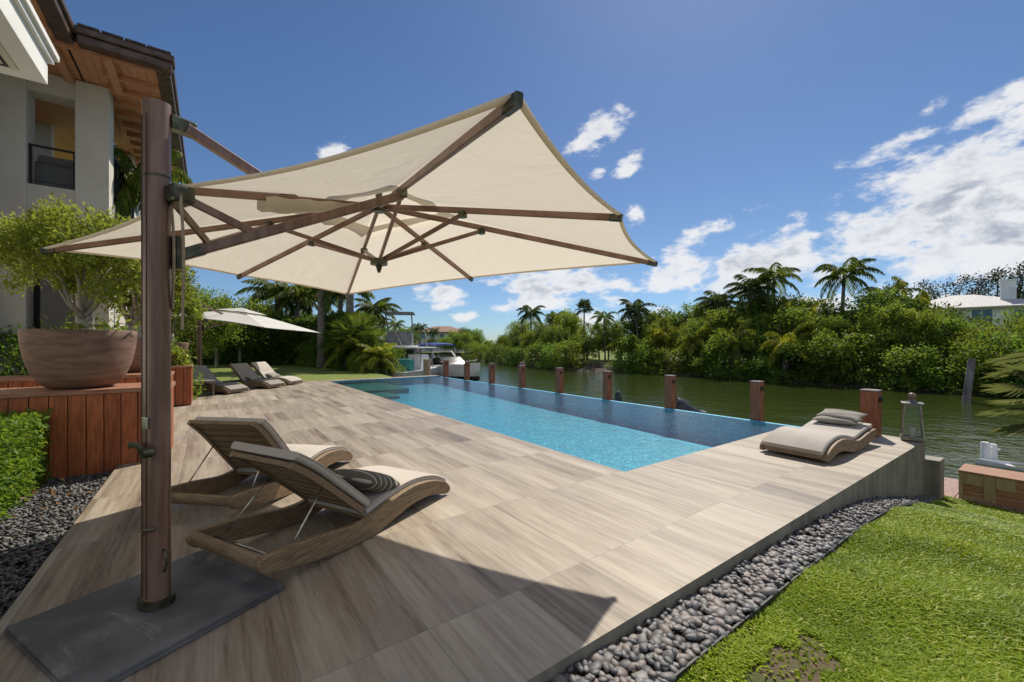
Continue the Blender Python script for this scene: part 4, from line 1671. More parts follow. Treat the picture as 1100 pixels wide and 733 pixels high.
    MB().box((-.09, .055, 1.93), (.09, .10, 2.12), .012).build('slider', M['fitting'], t)
    Nn = crown.lerp(ends[0], .35) + Vector((0, 0, -.055))
    Ln = crown.lerp(ends[6], .35) + Vector((0, 0, -.055))
    br = ends[7] + Vector((0, -.03, -.07))
    MB().box((-.10, -.06, -.05), (.10, .05, .05), .02, Matrix.Translation(br)).build('edge_bracket', M['fitting'], t)
    for sg, node in ((1, Nn), (-1, Ln)):
        s0 = slide + Vector((.06 * sg, .02, 0))
        arm = MB().bar(s0, node, .032, .056).build('arm', M['bronze_wood'], t)
        dd = (node - s0).normalized()
        MB().bar(s0 - dd * .02, s0 + dd * .10, .040, .064).build('arm_socket', M['fitting'], arm)
        p = s0.lerp(node, .27) + Vector((0, 0, .03))
        MB().bar(br + Vector((.07 * sg, .02, -.02)), p, .026, .046).build('brace', M['bronze_wood'], t)
    if detail:
        V, F = [], []
        c_, e_ = crown, ends[7] + Vector((0, 0, -.03))
        for i in range(13):
            q = i / 12
            P = e_.lerp(c_, .30 + .50 * q)
            dr = .10 if i < 2 else .11 - .05 * q
            for sx, dz in ((-.05, 0), (-.055, -dr * .7), (.0, -dr), (.055, -dr * .75), (.05, 0)):
                V.append(P + Vector((sx, 0, dz + .006 * math.sin(i * 1.7))))
        for i in range(12):
            for j in range(4):
                o_ = i * 5 + j
                F.append((o_, o_ + 1, o_ + 6, o_ + 5))
        MB().add(V, F).build('sleeve_flap', M[canvas], t, smooth=True)
    if straps:
        for x0, y0, L in ((.0, -.03, .62), (.105, -.03, .74)):
            pts = [br + Vector((x0 + .02 * math.sin(i * .5), y0 + .015 * i / 8, -.02 - L * i / 8)) for i in range(9)]
            MB().sweep(pts, [(-.011, -.003), (.011, -.003), (.011, .003), (-.011, .003)], up=Vector((0, 1, 0))).build('strap', M['rope'], t)
    if detail:
        # crank lever, latch plate, pin and hook on the camera side
        zc = .935
        mb = MB()
        pts = [(-.115, -.075, zc - .012), (-.085, -.085, zc + .008), (-.03, -.088, zc + .016), (.03, -.088, zc + .010), (.075, -.086, zc - .012), (.10, -.08, zc - .02)]
        mb.sweep(pts, [(.0, -.013), (.012, -.008), (.012, .008), (0, .013), (-.012, .008), (-.012, -.008)], scales=[.8, 1.0, 1.1, 1.2, 1.6, 1.2])
        mb.tube([(.085, -.10, zc - .02), (.085, -.055, zc - .02)], .026, 14)
        mb.build('crank_lever', M['fitting'], t, smooth=True, angle=40)
        MB().box((.0, -.068, zc + .10), (.045, -.054, zc + .165), .004).build('latch_plate', M['steel'], t)
        mb = MB()
        mb.tube([(.0, -.062, .47), (.07, -.064, .49), (.084, -.04, .495)], .009, 8)
        mb.build('locking_pin', M['fitting'], t, smooth=True)
        hk = [(.078 + .03 * math.sin(q), .0, .30 + .06 * math.cos(q)) for q in np.linspace(0, math.pi, 9)]
        MB().tube(hk, .006, 6).build('side_hook', M['fitting'], t, smooth=True)
    if base_plate:
        mb = MB()
        mb.box((-.46, -.46, .004), (.46, .46, .022), .003)
        mb.box((-.455, -.455, .0225), (.455, .455, .042), .004)
        mb.build('base_plate', M['slate'], t)
    return t


EZM = dict(N=2.345, R=2.315, F=2.235, L=2.28, NR=2.36, RF=2.32, FL=2.29, LN=2.41)
make_umbrella('cantilever_umbrella', 'large cream cantilever umbrella on a bronze brown mast and slate base', (-2.003, 2.345, 0), math.radians(-27.4), 2.80, EZM, 'canvas')
EZ2 = dict(N=2.05, R=1.95, F=2.45, L=2.5, NR=2.0, RF=2.25, FL=2.5, LN=2.35)
make_umbrella('cantilever_umbrella', 'distant white cantilever umbrella above the row of loungers', (-10.25, 13.65, 0), math.radians(-9), 2.76, EZ2, 'canvas_white', False, False, False)


# ------------------------------------------------------------------ loungers
def spline(xs, ys, x):
    """monotone-ish cubic through points"""
    xs, ys = np.array(xs), np.array(ys)
    m_ = np.gradient(ys, xs)
    x = np.asarray(x, dtype=float)
    i = np.clip(np.searchsorted(xs, x) - 1, 0, len(xs) - 2)
    h = xs[i + 1] - xs[i]
    q = (x - xs[i]) / h
    return ((1 + 2 * q) * (1 - q) ** 2) * ys[i] + q * (1 - q) ** 2 * h * m_[i] + q * q * (3 - 2 * q) * ys[i + 1] + q * q * (q - 1) * h * m_[i + 1]


TOPX, TOPZ = [0, .2, .4, .8, 1.1, 1.4, 1.6, 1.78, 1.93], [.235, .225, .205, .158, .215, .248, .228, .180, .105]
BOTX, BOTZ = [0, .2, .4, .8, .95, 1.15, 1.43, 1.65, 1.78, 1.93], [.13, .085, .045, .004, .010, .050, .095, .080, .048, .006]


def rounded_slab(path, width, thick, r=.03, seg=4):
    """path of bottom-centre points in xz; returns MB with a rounded rectangular section"""
    w, h = width / 2, thick
    r = min(r, h * .49)
    sec = []
    for cx_, cy_, a0 in ((w - r, r, -90), (w - r, h - r, 0), (-w + r, h - r, 90), (-w + r, r, 180)):
        for i in range(seg + 1):
            an = math.radians(a0 + 90 * i / seg)
            sec.append((cx_ + r * math.cos(an), cy_ + r * math.sin(an)))
    return sec


def make_lounger(label, head_mid, ang, back, cushion='cushion', cend=.0, teak='teak', group='teak sun loungers on the deck', cush=True):
    t = thing('sun_lounger', label, 'sun lounger', head_mid, ang, group)
    Wd = .80
    X = np.unique(np.concatenate([np.linspace(0, 1.93, 40), np.linspace(0, .06, 7), np.linspace(1.855, 1.93, 9)]))
    zt, zb = spline(TOPX, TOPZ, X), spline(BOTX, BOTZ, X)
    # rounded ends
    for i_, x_ in enumerate(X):
        for dist, rad in ((1.93 - x_, .075), (x_, .06)):
            if dist < rad:
                k_ = math.sqrt(max(.02, 1 - (1 - dist / rad) ** 2))
                mid = .5 * (zt[i_] + zb[i_])
                zt[i_], zb[i_] = mid + (zt[i_] - mid) * k_, mid + (zb[i_] - mid) * k_
    for sg in (-1, 1):
        y0, y1 = sg * (Wd / 2 - .05), sg * Wd / 2
        poly = [(x_, z_) for x_, z_ in zip(X, zt)] + [(x_, z_) for x_, z_ in zip(X[::-1], zb[::-1])]
        bm_ = bmesh.new()
        n = len(X)
        e = .006
        rows = []
        for yy, ins in ((y0, e), (y0 + sg * e, 0), (y1 - sg * e, 0), (y1, e)):
            top = [bm_.verts.new((x_, yy, z_ - ins)) for x_, z_ in zip(X, zt)]
            bot = [bm_.verts.new((x_, yy, z_ + ins)) for x_, z_ in zip(X, zb)]
            rows.append((top, bot))
        for (ta, ba), (tb, bb_) in zip(rows[:-1], rows[1:]):
            for i in range(n - 1):
                bm_.faces.new((ta[i], ta[i + 1], tb[i + 1], tb[i]))
                bm_.faces.new((ba[i], bb_[i], bb_[i + 1], ba[i + 1]))
            bm_.faces.new((ta[0], tb[0], bb_[0], ba[0]))
            bm_.faces.new((ta[-1], ba[-1], bb_[-1], tb[-1]))
        for top, bot in (rows[0], rows[-1]):
            for i in range(n - 1):
                bm_.faces.new((top[i], bot[i], bot[i + 1], top[i + 1]))
        MB().bm(bm_).build('side_rail', M[teak], t, smooth=True, angle=30)
    MB().sweep([(.035, -Wd / 2 + .052, .19), (.035, Wd / 2 - .052, .19)], [(.035 * math.cos(q), .045 * math.sin(q)) for q in np.linspace(0, 6.283, 15)[:-1]]).build('head_bar', M['teak_y'], t, smooth=True)
    mb = MB()
    for x_ in np.arange(.92, 1.90, .085):
        z_ = float(spline(TOPX, TOPZ, x_)) - .035
        sl = float(spline(TOPX, TOPZ, x_ + .02) - spline(TOPX, TOPZ, x_ - .02)) / .04
        mb.box((-.034, -Wd / 2 + .051, -.01), (.034, Wd / 2 - .051, .01), .003, Matrix.Translation((x_, 0, z_)) @ Matrix.Rotation(-math.atan(sl), 4, 'Y'))
    mb.build('seat_slats', M['teak_y'], t)
    MB().bar((1.885, -Wd / 2 + .052, .09), (1.885, Wd / 2 - .052, .09), .05, .10).build('foot_bar', M['teak_y'], t)
    # backrest frame with horizontal slats, hinged low
    th = math.radians(back)
    hx, hz = .86, (.19 if back > 15 else .125)
    L = .80
    d = Vector((-math.cos(th), 0, math.sin(th)))
    nrm = Vector((math.sin(th), 0, math.cos(th)))
    def bp(s, off=0.0):
        # panel bends back a little near the top
        k = max(0, s - .5)
        return Vector((hx, 0, hz)) + d * s + nrm * (off - .28 * k * k)
    mb = MB()
    ns_ = 8
    for i in range(ns_):
        s0 = .03 + (L - .06) * i / ns_
        s1 = .03 + (L - .06) * (i + 1) / ns_ - .030
        a_, b_ = bp(s0), bp(s1)
        mb.sweep([a_, b_], [(-Wd / 2 + .095, 0), (Wd / 2 - .095, 0), (Wd / 2 - .095, .018), (-Wd / 2 + .095, .018)], up=nrm)
    for sg in (-1, 1):
        pts = [bp(s) + Vector((0, sg * (Wd / 2 - .077), 0)) for s in np.linspace(0, L, 8)]
        mb.sweep(pts, [(-.018, -.014), (.018, -.014), (.018, .03), (-.018, .03)], up=nrm)
    pts = [bp(L - .03), bp(L)]
    mb.sweep(pts, [(-Wd / 2 + .096, -.008), (Wd / 2 - .096, -.008), (Wd / 2 - .096, .026), (-Wd / 2 + .096, .026)], up=nrm)
    mb.build('backrest', M['teak_y'], t)
    # cushion: one seat pad and one back pad
    if cush and back < 15:
        mb = MB()
        xs = np.linspace(.05, 1.915, 36)
        pts = [Vector((x_, 0, float(spline(TOPX, TOPZ, x_)) - .010 + .02 * max(0, .86 - x_))) for x_ in xs]
        mb.sweep(pts[::-1], rounded_slab(None, .71, .062, .028), caps=True)
        mb.build('cushion', M[cushion], t, smooth=True, angle=50)
    elif cush:
        mb = MB()
        xs = np.linspace(.89, 1.915, 22)
        pts = [Vector((x_, 0, float(spline(TOPX, TOPZ, x_)) - .018)) for x_ in xs]
        sec = rounded_slab(None, .70, .062, .029)
        sc = [1] * 22
        mb.sweep(pts, sec, caps=True)
        cu_ = mb.build('seat_cushion', M[cushion], t, smooth=True, angle=50)
        for sg in (-1, 1):
            MB().tube([p_ + Vector((0, sg * .346, .055)) for p_ in pts], .0055, 6).build('piping', M[cushion], cu_, smooth=True)
        mb = MB()
        ss = np.linspace(.01, L + cend, 14)
        pts = [bp(s, .042) for s in ss]
        mb.sweep(pts, rounded_slab(None, .72, .055, .026), up=nrm)
        cu_ = mb.build('back_cushion', M[cushion], t, smooth=True, angle=50)
        for sg in (-1, 1):
            MB().tube([p_ + Vector((0, sg * .356, 0)) + nrm * .049 for p_ in pts], .0055, 6).build('piping', M[cushion], cu_, smooth=True)
    if back > 15:
        for sg in (-1, 1):
            p = bp(L * .56, -.015) + Vector((0, sg * (Wd / 2 - .11), 0))
            q = Vector((max(.12, hx - L * .56 * math.cos(th) - .30), sg * (Wd / 2 - .065), .16))
            MB().tube([p, q], .0065, 8).build('stay_rod', M['steel'], t, smooth=True)
        MB().tube([(.16, -Wd / 2 + .055, .155), (.16, Wd / 2 - .055, .155)], .010, 8).build('stay_bar', M['steel'], t, smooth=True)
    for sg in (-1, 1):
        for x_ in (.35,):
            z_ = float(spline(BOTX, BOTZ, x_))
    return t


def make_pillow(name, label, loc, euler, sx, sy, thick, mat, group=None):
    N = 18
    V, F = [], []
    for side in (1, -1):
        for i in range(N + 1):
            for j in range(N + 1):
                a_, b_ = -1 + 2 * i / N, -1 + 2 * j / N
                e_ = (1 - a_ ** 4) * (1 - b_ ** 4)
                pinch = 1 - .07 * (1 - abs(a_ * b_)) * (max(abs(a_), abs(b_)) ** 6)
                h = thick * .5 * max(0, e_) ** .75 + .004
                wr = .006 * math.sin(7 * a_ + 3 * b_) * max(0, e_)
                V.append((a_ * sx / 2 * pinch, b_ * sy / 2 * pinch, side * h + wr))
    n1 = (N + 1) ** 2
    for s_, o in ((0, 0), (1, n1)):
        for i in range(N):
            for j in range(N):
                q = o + i * (N + 1) + j
                F.append((q, q + 1, q + N + 2, q + N + 1))
    ring = [i * (N + 1) for i in range(N + 1)] + [N * (N + 1) + j for j in range(1, N + 1)] + [i * (N + 1) + N for i in range(N - 1, -1, -1)] + [j for j in range(N - 1, 0, -1)]
    for k in range(len(ring)):
        a_, b_ = ring[k], ring[(k + 1) % len(ring)]
        F.append((a_, b_, b_ + n1, a_ + n1))
    mb = MB().add(V, F)
    o = mb.build(name, M[mat], smooth=True, loc=loc)
    o.rotation_euler = euler
    return tag(o, label, 'pillow', group)


def loc_in(head, ang, x, y, z):
    return Vector((head[0] + x * math.cos(ang) - y * math.sin(ang), head[1] + x * math.sin(ang) + y * math.cos(ang), z))


A1 = math.radians(63.4)
P1 = Vector((-1.84, 2.62, 0))
make_lounger('nearest teak lounger with raised slatted back and striped pillow', P1, A1, 42, cend=.02)
q = make_pillow('throw_pillow', 'dark throw pillow with pale stripes on the nearest lounger', loc_in(P1, A1, 1.06, -.15, .355), (0, 0, 0), .50, .46, .14, 'stripe')
q.rotation_euler = (Matrix.Rotation(A1, 3, 'Z') @ Matrix.Rotation(math.radians(22), 3, 'Y') @ Matrix.Rotation(math.radians(8), 3, 'Z')).to_euler()
A2 = math.radians(82)
P2 = Vector((-2.706, 3.486, 0))
make_lounger('second teak lounger with steeply raised back, beyond the nearest one', P2, A2, 49, cend=-.05)
A3 = math.radians(214.8)
P3 = Vector((5.27, 6.59, 0))
make_lounger('lone teak lounger lying flat beside the pool corner and lantern', P3, A3, 7.5)
for k, (xx, yy, zz_, tilt, lab) in enumerate([(.27, -.02, .335, -4, 'lower grey pillow on the flat lounger, under another pillow'), (.22, .02, .405, -14, 'upper grey pillow lying on the flat lounger by the lantern')]):
    q = make_pillow('grey_pillow', lab, loc_in(P3, A3, xx, yy, zz_), (0, 0, 0), .36 - .04 * k, .56, .09, 'pillow_grey')
    q.rotation_euler = (Matrix.Rotation(A3, 3, 'Z') @ Matrix.Rotation(math.radians(-tilt), 3, 'Y') @ Matrix.Rotation(math.radians(3 - 8 * k), 3, 'Z')).to_euler()
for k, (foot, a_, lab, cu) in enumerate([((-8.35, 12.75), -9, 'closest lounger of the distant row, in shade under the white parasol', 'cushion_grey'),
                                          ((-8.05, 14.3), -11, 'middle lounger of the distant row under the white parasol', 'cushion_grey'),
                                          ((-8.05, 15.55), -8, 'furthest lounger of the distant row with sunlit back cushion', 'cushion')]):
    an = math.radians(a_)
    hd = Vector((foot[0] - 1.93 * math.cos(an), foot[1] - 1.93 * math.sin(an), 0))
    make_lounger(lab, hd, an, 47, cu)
    make_pillow('grey_pillow', ['grey pillow on the closest lounger of the distant row', 'grey pillow on the middle lounger of the distant row', 'grey pillow on the furthest lounger of the distant row'][k],
                loc_in(hd, an, .98, 0, .34), (0, math.radians(20), an), .32, .5, .12, 'pillow_grey')

# low side table by the distant loungers
ts = thing('side_table', 'low pale side table behind the distant loungers', 'table', W(-.15, 15.2, 0), DECK)
MB().box((-.28, -.28, .40), (.28, .28, .45), .01).build('table_top', M['cushion_grey'], ts)
for sx in (-.24, .24):
    for sy in (-.24, .24):
        MB().box((sx - .025, sy - .025, 0), (sx + .025, sy + .025, .40)).build('leg', M['teak'], ts)

# ------------------------------------------------------------------ lantern on the deck corner
ln = thing('lantern', 'tall tapered metal and glass lantern on the corner of the deck', 'lantern', W(8.89, 1.585, 0), DECK + .25)
bb, tt, hh = .125, .088, .56
mb = MB()
mb.box((-bb - .012, -bb - .012, .012), (bb + .012, bb + .012, .045), .006)
for sx in (-1, 1):
    for sy in (-1, 1):
        mb.bar((sx * bb, sy * bb, .045), (sx * tt, sy * tt, hh), .024, .024)
for sx, sy in ((1, 0), (-1, 0), (0, 1), (0, -1)):
    if sx:
        mb.bar((sx * tt, -tt, hh), (sx * tt, tt, hh), .02, .022)
        mb.bar((sx * bb, -bb, .055), (sx * bb, bb, .055), .02, .022)
    else:
        mb.bar((-tt, sy * tt, hh), (tt, sy * tt, hh), .02, .022)
        mb.bar((-bb, sy * bb, .055), (bb, sy * bb, .055), .02, .022)
mb.build('frame', M['lantern'], ln)
mb = MB()
mb.box((-tt - .04, -tt - .04, hh + .012), (tt + .04, tt + .04, hh + .03), .006)
mb.lathe([(tt * .8, hh + .031), (tt * .5, hh + .06), (.03, hh + .075), (.03, hh + .09), (0, hh + .09)], 20)
mb.build('cap', M['lantern_cap'], ln, smooth=True, angle=35)
MB().lathe([(0, hh + .092), (.03, hh + .092), (.05, hh + .12), (.052, hh + .15), (.035, hh + .175), (0, hh + .18)], 20).build('knob', M['knob'], ln, smooth=True)
mb = MB()
for sx, sy in ((1, 0), (-1, 0), (0, 1), (0, -1)):
    if sx:
        mb.add([(sx * bb, -bb + .012, .06), (sx * bb, bb - .012, .06), (sx * tt, tt - .012, hh - .01), (sx * tt, -tt + .012, hh - .01)], [(0, 1, 2, 3)])
    else:
        mb.add([(-bb + .012, sy * bb, .06), (bb - .012, sy * bb, .06), (tt - .012, sy * tt, hh - .01), (-tt + .012, sy * tt, hh - .01)], [(0, 1, 2, 3)])
mb.build('glass_panes', M['glass'], ln)
MB().lathe([(0, .046), (.04, .046), (.04, .20), (.036, .205), (0, .20)], 20).build('candle', M['candle'], ln, smooth=True, angle=40)

# ------------------------------------------------------------------ bollards, dock things
def bollard_mesh(s, top):
    t = thing('timber_bollard', '', 'bollard', (0, 0, 0), DECK, 'red timber bollards behind the infinity edge')
    h = top + .95
    mb = MB()
    mb.box((-s, -s, 0), (s, s, h), .012)
    mb.build('post', M['bollard'], t)
    MB().box((-s - .006, -s - .006, h + .001), (s + .006, s + .006, h + .02), .006).build('cap', M['pile'], t)
    for k, (x_, y_) in enumerate(((s + .0, 0), (-.02, -s - .0))):
        mb = MB()
        if x_ > 0.05:
            mb.tube([(s, 0, h - .13), (s + .035, 0, h - .13)], .042, 14)
            mb.tube([(s + .03, 0, h - .13), (s + .075, 0, h - .13)], .022, 12)
        else:
            mb.tube([(-.02, -s, h - .13), (-.02, -s - .03, h - .13)], .042, 14)
        mb.build('mooring_ring', M['blackcover'], t, smooth=True, angle=40)
    return t


vs_b = [1.95 + 1.962 * i for i in range(9)]
b_lab = ['first bollard, large and close behind the flat lounger', 'second bollard from the lantern, rising behind the pool corner', 'third bollard from the lantern beside the black hump cover',
         'fourth bollard from the lantern along the infinity edge', 'fifth bollard from the lantern, by the small white bow', 'sixth bollard from the lantern, in front of a grey pile', 'seventh bollard from the lantern along the far pool edge',
         'eighth bollard from the lantern along the far pool edge', 'last bollard of the row, beside the moored motor boat']
proto_b = bollard_mesh(.095, .735)
proto_b.location = W(8.99, vs_b[1], -.95)
proto_b['label'] = b_lab[1]
for i, v in enumerate(vs_b):
    if i == 1:
        continue
    o = copy_tree(proto_b, W(8.99 - (.18 if i == 0 else 0), v + (.12 if i == 0 else 0), -.95), DECK + (.02 * (i % 3 - 1)), label=b_lab[i])
    if i == 0:
        o.scale = (1.2, 1.2, 1.0)
mb = MB()
for k in range(60):
    mb.box((9.06, .9 + k * .33, -1.0), (11.0, .9 + k * .33 + .322, -.955), .004)
o = mb.build('pool_side_dock', M['plank'], rz=DECK)
tag(o, 'long boarded dock hidden below the infinity edge of the pool', 'dock')
# low dock at the right
dk = thing('low_dock', 'low red brown boarded dock beyond the deck corner on the right', 'dock', W(10.6, -2, -.9), DECK)
mb = MB()
for k in range(36):
    mb.box((-1.15, -4.2 + k * .2, -.04), (1.5, -4.2 + k * .2 + .19, 0), .004)
mb.build('dock_boards', M['plank'], dk)
MB().box((-1.15, -4.2, -.3), (1.5, 3.0, -.045)).build('dock_frame', M['pile'], dk)
# planter box on the right lawn
R0 = gnd(1031, 531, -.86)
ru, rv = UV(R0)
pr = thing('low_timber_planter', 'low honey brown timber planter with pale trim standing on the lawn at right', 'planter box', W(ru, rv, -.95), DECK)
PH = .44
mb = MB()
for k in range(3):
    mb.box((0, -3.2, PH / 3 * k + .003), (.03, 0, PH / 3 * (k + 1) - .003), .004)
    mb.box((.03, -.03, PH / 3 * k + .003), (.55, 0, PH / 3 * (k + 1) - .003), .004)
mb.build('boards', M['planter_new'], pr)
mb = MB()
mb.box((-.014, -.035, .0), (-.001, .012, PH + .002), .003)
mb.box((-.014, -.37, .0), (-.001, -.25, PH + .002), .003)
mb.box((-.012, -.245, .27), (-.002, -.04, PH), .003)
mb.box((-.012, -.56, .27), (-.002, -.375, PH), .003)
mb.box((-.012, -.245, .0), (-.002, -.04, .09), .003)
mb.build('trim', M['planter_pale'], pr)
mb = MB()
mb.box((-.02, -3.2, PH + .003), (.57, .015, PH + .035), .005)
mb.build('rim', M['planter_new'], pr)
# white dock posts and moored dinghy beyond the dock
for k, (px, lab) in enumerate([(1058.5, 'left one of two short white mooring posts beyond the low planter'), (1066.5, 'right one of two short white mooring posts beyond the low planter')]):
    p = at(px, 476 + k * 2, 9.6)
    mb = MB().lathe([(0, -1.0), (.075, -1.0), (.075, .0), (.06, .02), (0, .02)], 18)
    mb.tube([(0, 0, -.10), (.09, -.06, -.10)], .02, 8)
    o = mb.build('mooring_post', M['white_paint'], loc=p, smooth=True, angle=40)
    tag(o, lab, 'post', 'white mooring posts')


# ------------------------------------------------------------------ boats
def hull(mb, L, B, Hh, bow=1.6, n=16, flare=.25):
    """x towards the bow, keel at z=0"""
    V, F = [], []
    k = 9
    for i in range(n + 1):
        s = i / n
        x_ = -L / 2 + L * s
        half = B / 2 * (1 - max(0, (s - .45) / .55) ** bow)
        sheer = Hh * (1 + .28 * s * s)
        keel = .0 + Hh * .9 * max(0, (s - .72) / .28) ** 2
        for j in range(k):
            a_ = j / (k - 1) * 2 - 1
            y_ = half * (abs(a_) ** .55) * (1 if a_ > 0 else -1)
            z_ = keel + (sheer - keel) * abs(a_) ** 1.5
            V.append((x_, y_, z_))
    for i in range(n):
        for j in range(k - 1):
            o = i * k + j
            F.append((o, o + 1, o + k + 1, o + k))
    F.append(tuple(range(k)))
    mb.add(V, F)
    # deck
    V, F = [], []
    for i in range(n + 1):
        s = i / n
        x_ = -L / 2 + L * s
        half = B / 2 * (1 - max(0, (s - .45) / .55) ** bow) * .98
        z_ = Hh * (1 + .28 * s * s) - .05
        V += [(x_, -half, z_), (x_, half, z_)]
    for i in range(n):
        F.append((2 * i, 2 * i + 1, 2 * i + 3, 2 * i + 2))
    mb.add(V, F)


def motor_boat(name, label, loc, rz, L, B, Hh, style):
    t = thing(name, label, 'boat', loc, rz, 'boats moored beyond the pool')
    mb = MB()
    hull(mb, L, B, Hh)
    mb.build('hull', M['white_gel'], t, smooth=True, angle=35)
    if style == 'bowrider':
        mb = MB()
        hull(mb, L * .985, B * 1.01, Hh * .45)
        mb.build('boot_stripe', M['boat_dark'], t, smooth=True, angle=35)
        mb = MB()
        w = B * .38
        mb.bar((L * .02, -w, Hh * 1.02), (-L * .10, -w * .85, Hh + 1.0), .09, .05)
        mb.bar((L * .02, w, Hh * 1.02), (-L * .10, w * .85, Hh + 1.0), .09, .05)
        mb.bar((-L * .10, -w * .85, Hh + 1.0), (-L * .10, w * .85, Hh + 1.0), .09, .05)
        mb.build('radar_arch', M['white_paint'], t)
        mb = MB()
        mb.add([(L * .14, -w, Hh * 1.05), (L * .14, w, Hh * 1.05), (L * .03, w * .9, Hh + .62), (L * .03, -w * .9, Hh + .62)], [(0, 1, 2, 3)])
        mb.add([(L * .14, -w, Hh * 1.05), (-L * .08, -w * 1.1, Hh * 1.05), (-L * .06, -w, Hh + .55), (L * .03, -w * .9, Hh + .62)], [(0, 1, 2, 3)])
        mb.add([(L * .14, w, Hh * 1.05), (-L * .08, w * 1.1, Hh * 1.05), (-L * .06, w, Hh + .55), (L * .03, w * .9, Hh + .62)], [(0, 1, 2, 3)])
        mb.build('windscreen', M['darkglass'], t)
        mb = MB()
        pts = [(-L * .40 + L * .36 * i / 8, 0, Hh + 1.45 + .12 * math.sin(math.pi * i / 8)) for i in range(9)]
        mb.sweep(pts, [(-B * .36, -.10), (-B * .3, .03), (0, .07), (B * .3, .03), (B * .36, -.10), (0, -.02)])
        bi = mb.build('bimini', M['blue_canvas'], t, smooth=True, angle=40)
        mb = MB()
        for x_ in (-L * .38, -L * .06):
            for sg in (-1, 1):
                mb.tube([(x_ * .9, sg * B * .40, Hh), (x_, sg * B * .34, Hh + 1.42)], .02, 6)
        mb.build('bimini_frame', M['steel'], bi)
        mb = MB()
        mb.box((-L * .30, -B * .32, Hh - .02), (-L * .18, B * .32, Hh + .42), .06)
        mb.box((-L * .44, -B * .36, Hh - .02), (-L * .36, B * .36, Hh + .30), .06)
        mb.build('seat', M['seat_tan'], t)
        mb = MB()
        pts = [(L * .46, 0, Hh * 1.22 + .28)] + [(L * (.42 - .30 * i / 6), B * .46 * (i / 6) ** .5 + .05, Hh * 1.15 + .28 - .02 * i) for i in range(7)]
        mb.tube(pts, .018, 6)
        mb.tube([(p[0], -p[1], p[2]) for p in pts], .018, 6)
        mb.build('bow_rail', M['steel'], t)
    if style == 'outboards':
        for y_ in (-.55, .0, .55):
            mb = MB()
            mb.box((-L / 2 - .55, y_ - .2, Hh + .05), (-L / 2 - .02, y_ + .2, Hh + .75), .12)
            mb.box((-L / 2 - .42, y_ - .12, -.3), (-L / 2 - .16, y_ + .12, Hh + .05), .04)
            mb.build('outboard_motor', M['boat_grey'], t, smooth=True, angle=50)
        mb = MB()
        mb.box((-.5, -.45, Hh - .1), (.6, .45, Hh + .95), .08)
        mb.build('console', M['white_gel'], t)
        mb = MB()
        for sx in (-.7, .8):
            for sy in (-.6, .6):
                mb.bar((sx, sy, Hh), (sx * .8, sy, Hh + 1.35), .05, .05)
        mb.build('tower_frame', M['boat_grey'], t)
        mb = MB()
        mb.box((-.95, -.8, Hh + 1.35), (.95, .8, Hh + 1.42), .03)
        mb.build('hard_top', M['white_paint'], t)
        mb = MB()
        mb.box((-L * .28, -.6, Hh), (-L * .2, .6, Hh + .7), .1)
        mb.build('leaning_post', M['teal_canvas'], t)
        for sy in (-.9, .9):
            MB().tube([(-.3, sy, Hh + 1.3), (-1.2, sy * 1.3, Hh + 2.9)], .02, 6).build('outrigger', M['steel'], t)
    if style == 'flybridge':
        mb = MB()
        mb.box((-L * .25, -B * .40, Hh), (L * .18, B * .40, Hh + 1.15), .12)
        mb.build('cabin', M['boat_grey'], t)
        mb = MB()
        mb.box((-L * .252, -B * .36, Hh + .45), (-L * .2495, B * .36, Hh + 1.0))
        mb.box((-L * .22, -B * .405, Hh + .5), (L * .12, -B * .4005, Hh + .95))
        mb.box((-L * .22, B * .4005, Hh + .5), (L * .12, B * .405, Hh + .95))
        mb.build('cabin_window', M['darkglass'], t)
        mb = MB()
        mb.box((-L * .42, -B * .44, Hh + 1.16), (L * .10, B * .44, Hh + 1.30), .04)
        mb.build('flybridge_deck', M['white_paint'], t)
        mb = MB()
        mb.prism([(-L * .20, Hh + 1.31), (L * .08, Hh + 1.31), (L * .02, Hh + 2.1), (-L * .16, Hh + 2.3)], 1, -B * .3, B * .3)
        mb.build('flybridge', M['boat_grey'], t)
        mb = MB()
        for sy in (-B * .3, B * .3):
            mb.bar((-L * .02, sy, Hh + 2.2), (-L * .24, sy, Hh + 3.6), .09, .09)
        mb.box((-L * .30, -B * .36, Hh + 3.55), (-L * .02, B * .36, Hh + 3.63), .03)
        mb.build('bridge_arch', M['boat_grey'], t)
    return t


motor_boat('sport_boat', 'white sport boat with blue bimini moored rightmost beyond the pool', at(481, 0, 31.5) * Vector((1, 1, 0)) + Vector((0, 0, WATER_Z - .15)) if False else Vector((at(481, 0, 29).x, 29, WATER_Z - .05)), math.radians(-48), 7.4, 2.5, 1.25, 'bowrider')
motor_boat('fishing_boat', 'white centre console fishing boat with grey outboard motors and white hard top', Vector((at(449, 0, 27).x, 27, WATER_Z - .05)), math.radians(70), 6.5, 2.4, 1.15, 'outboards')
motor_boat('flybridge_yacht', 'grey flybridge yacht moored behind the palms, leftmost of the boats', Vector((at(431, 0, 31).x, 31, WATER_Z - .05)), math.radians(100), 9.0, 2.9, 1.35, 'flybridge')
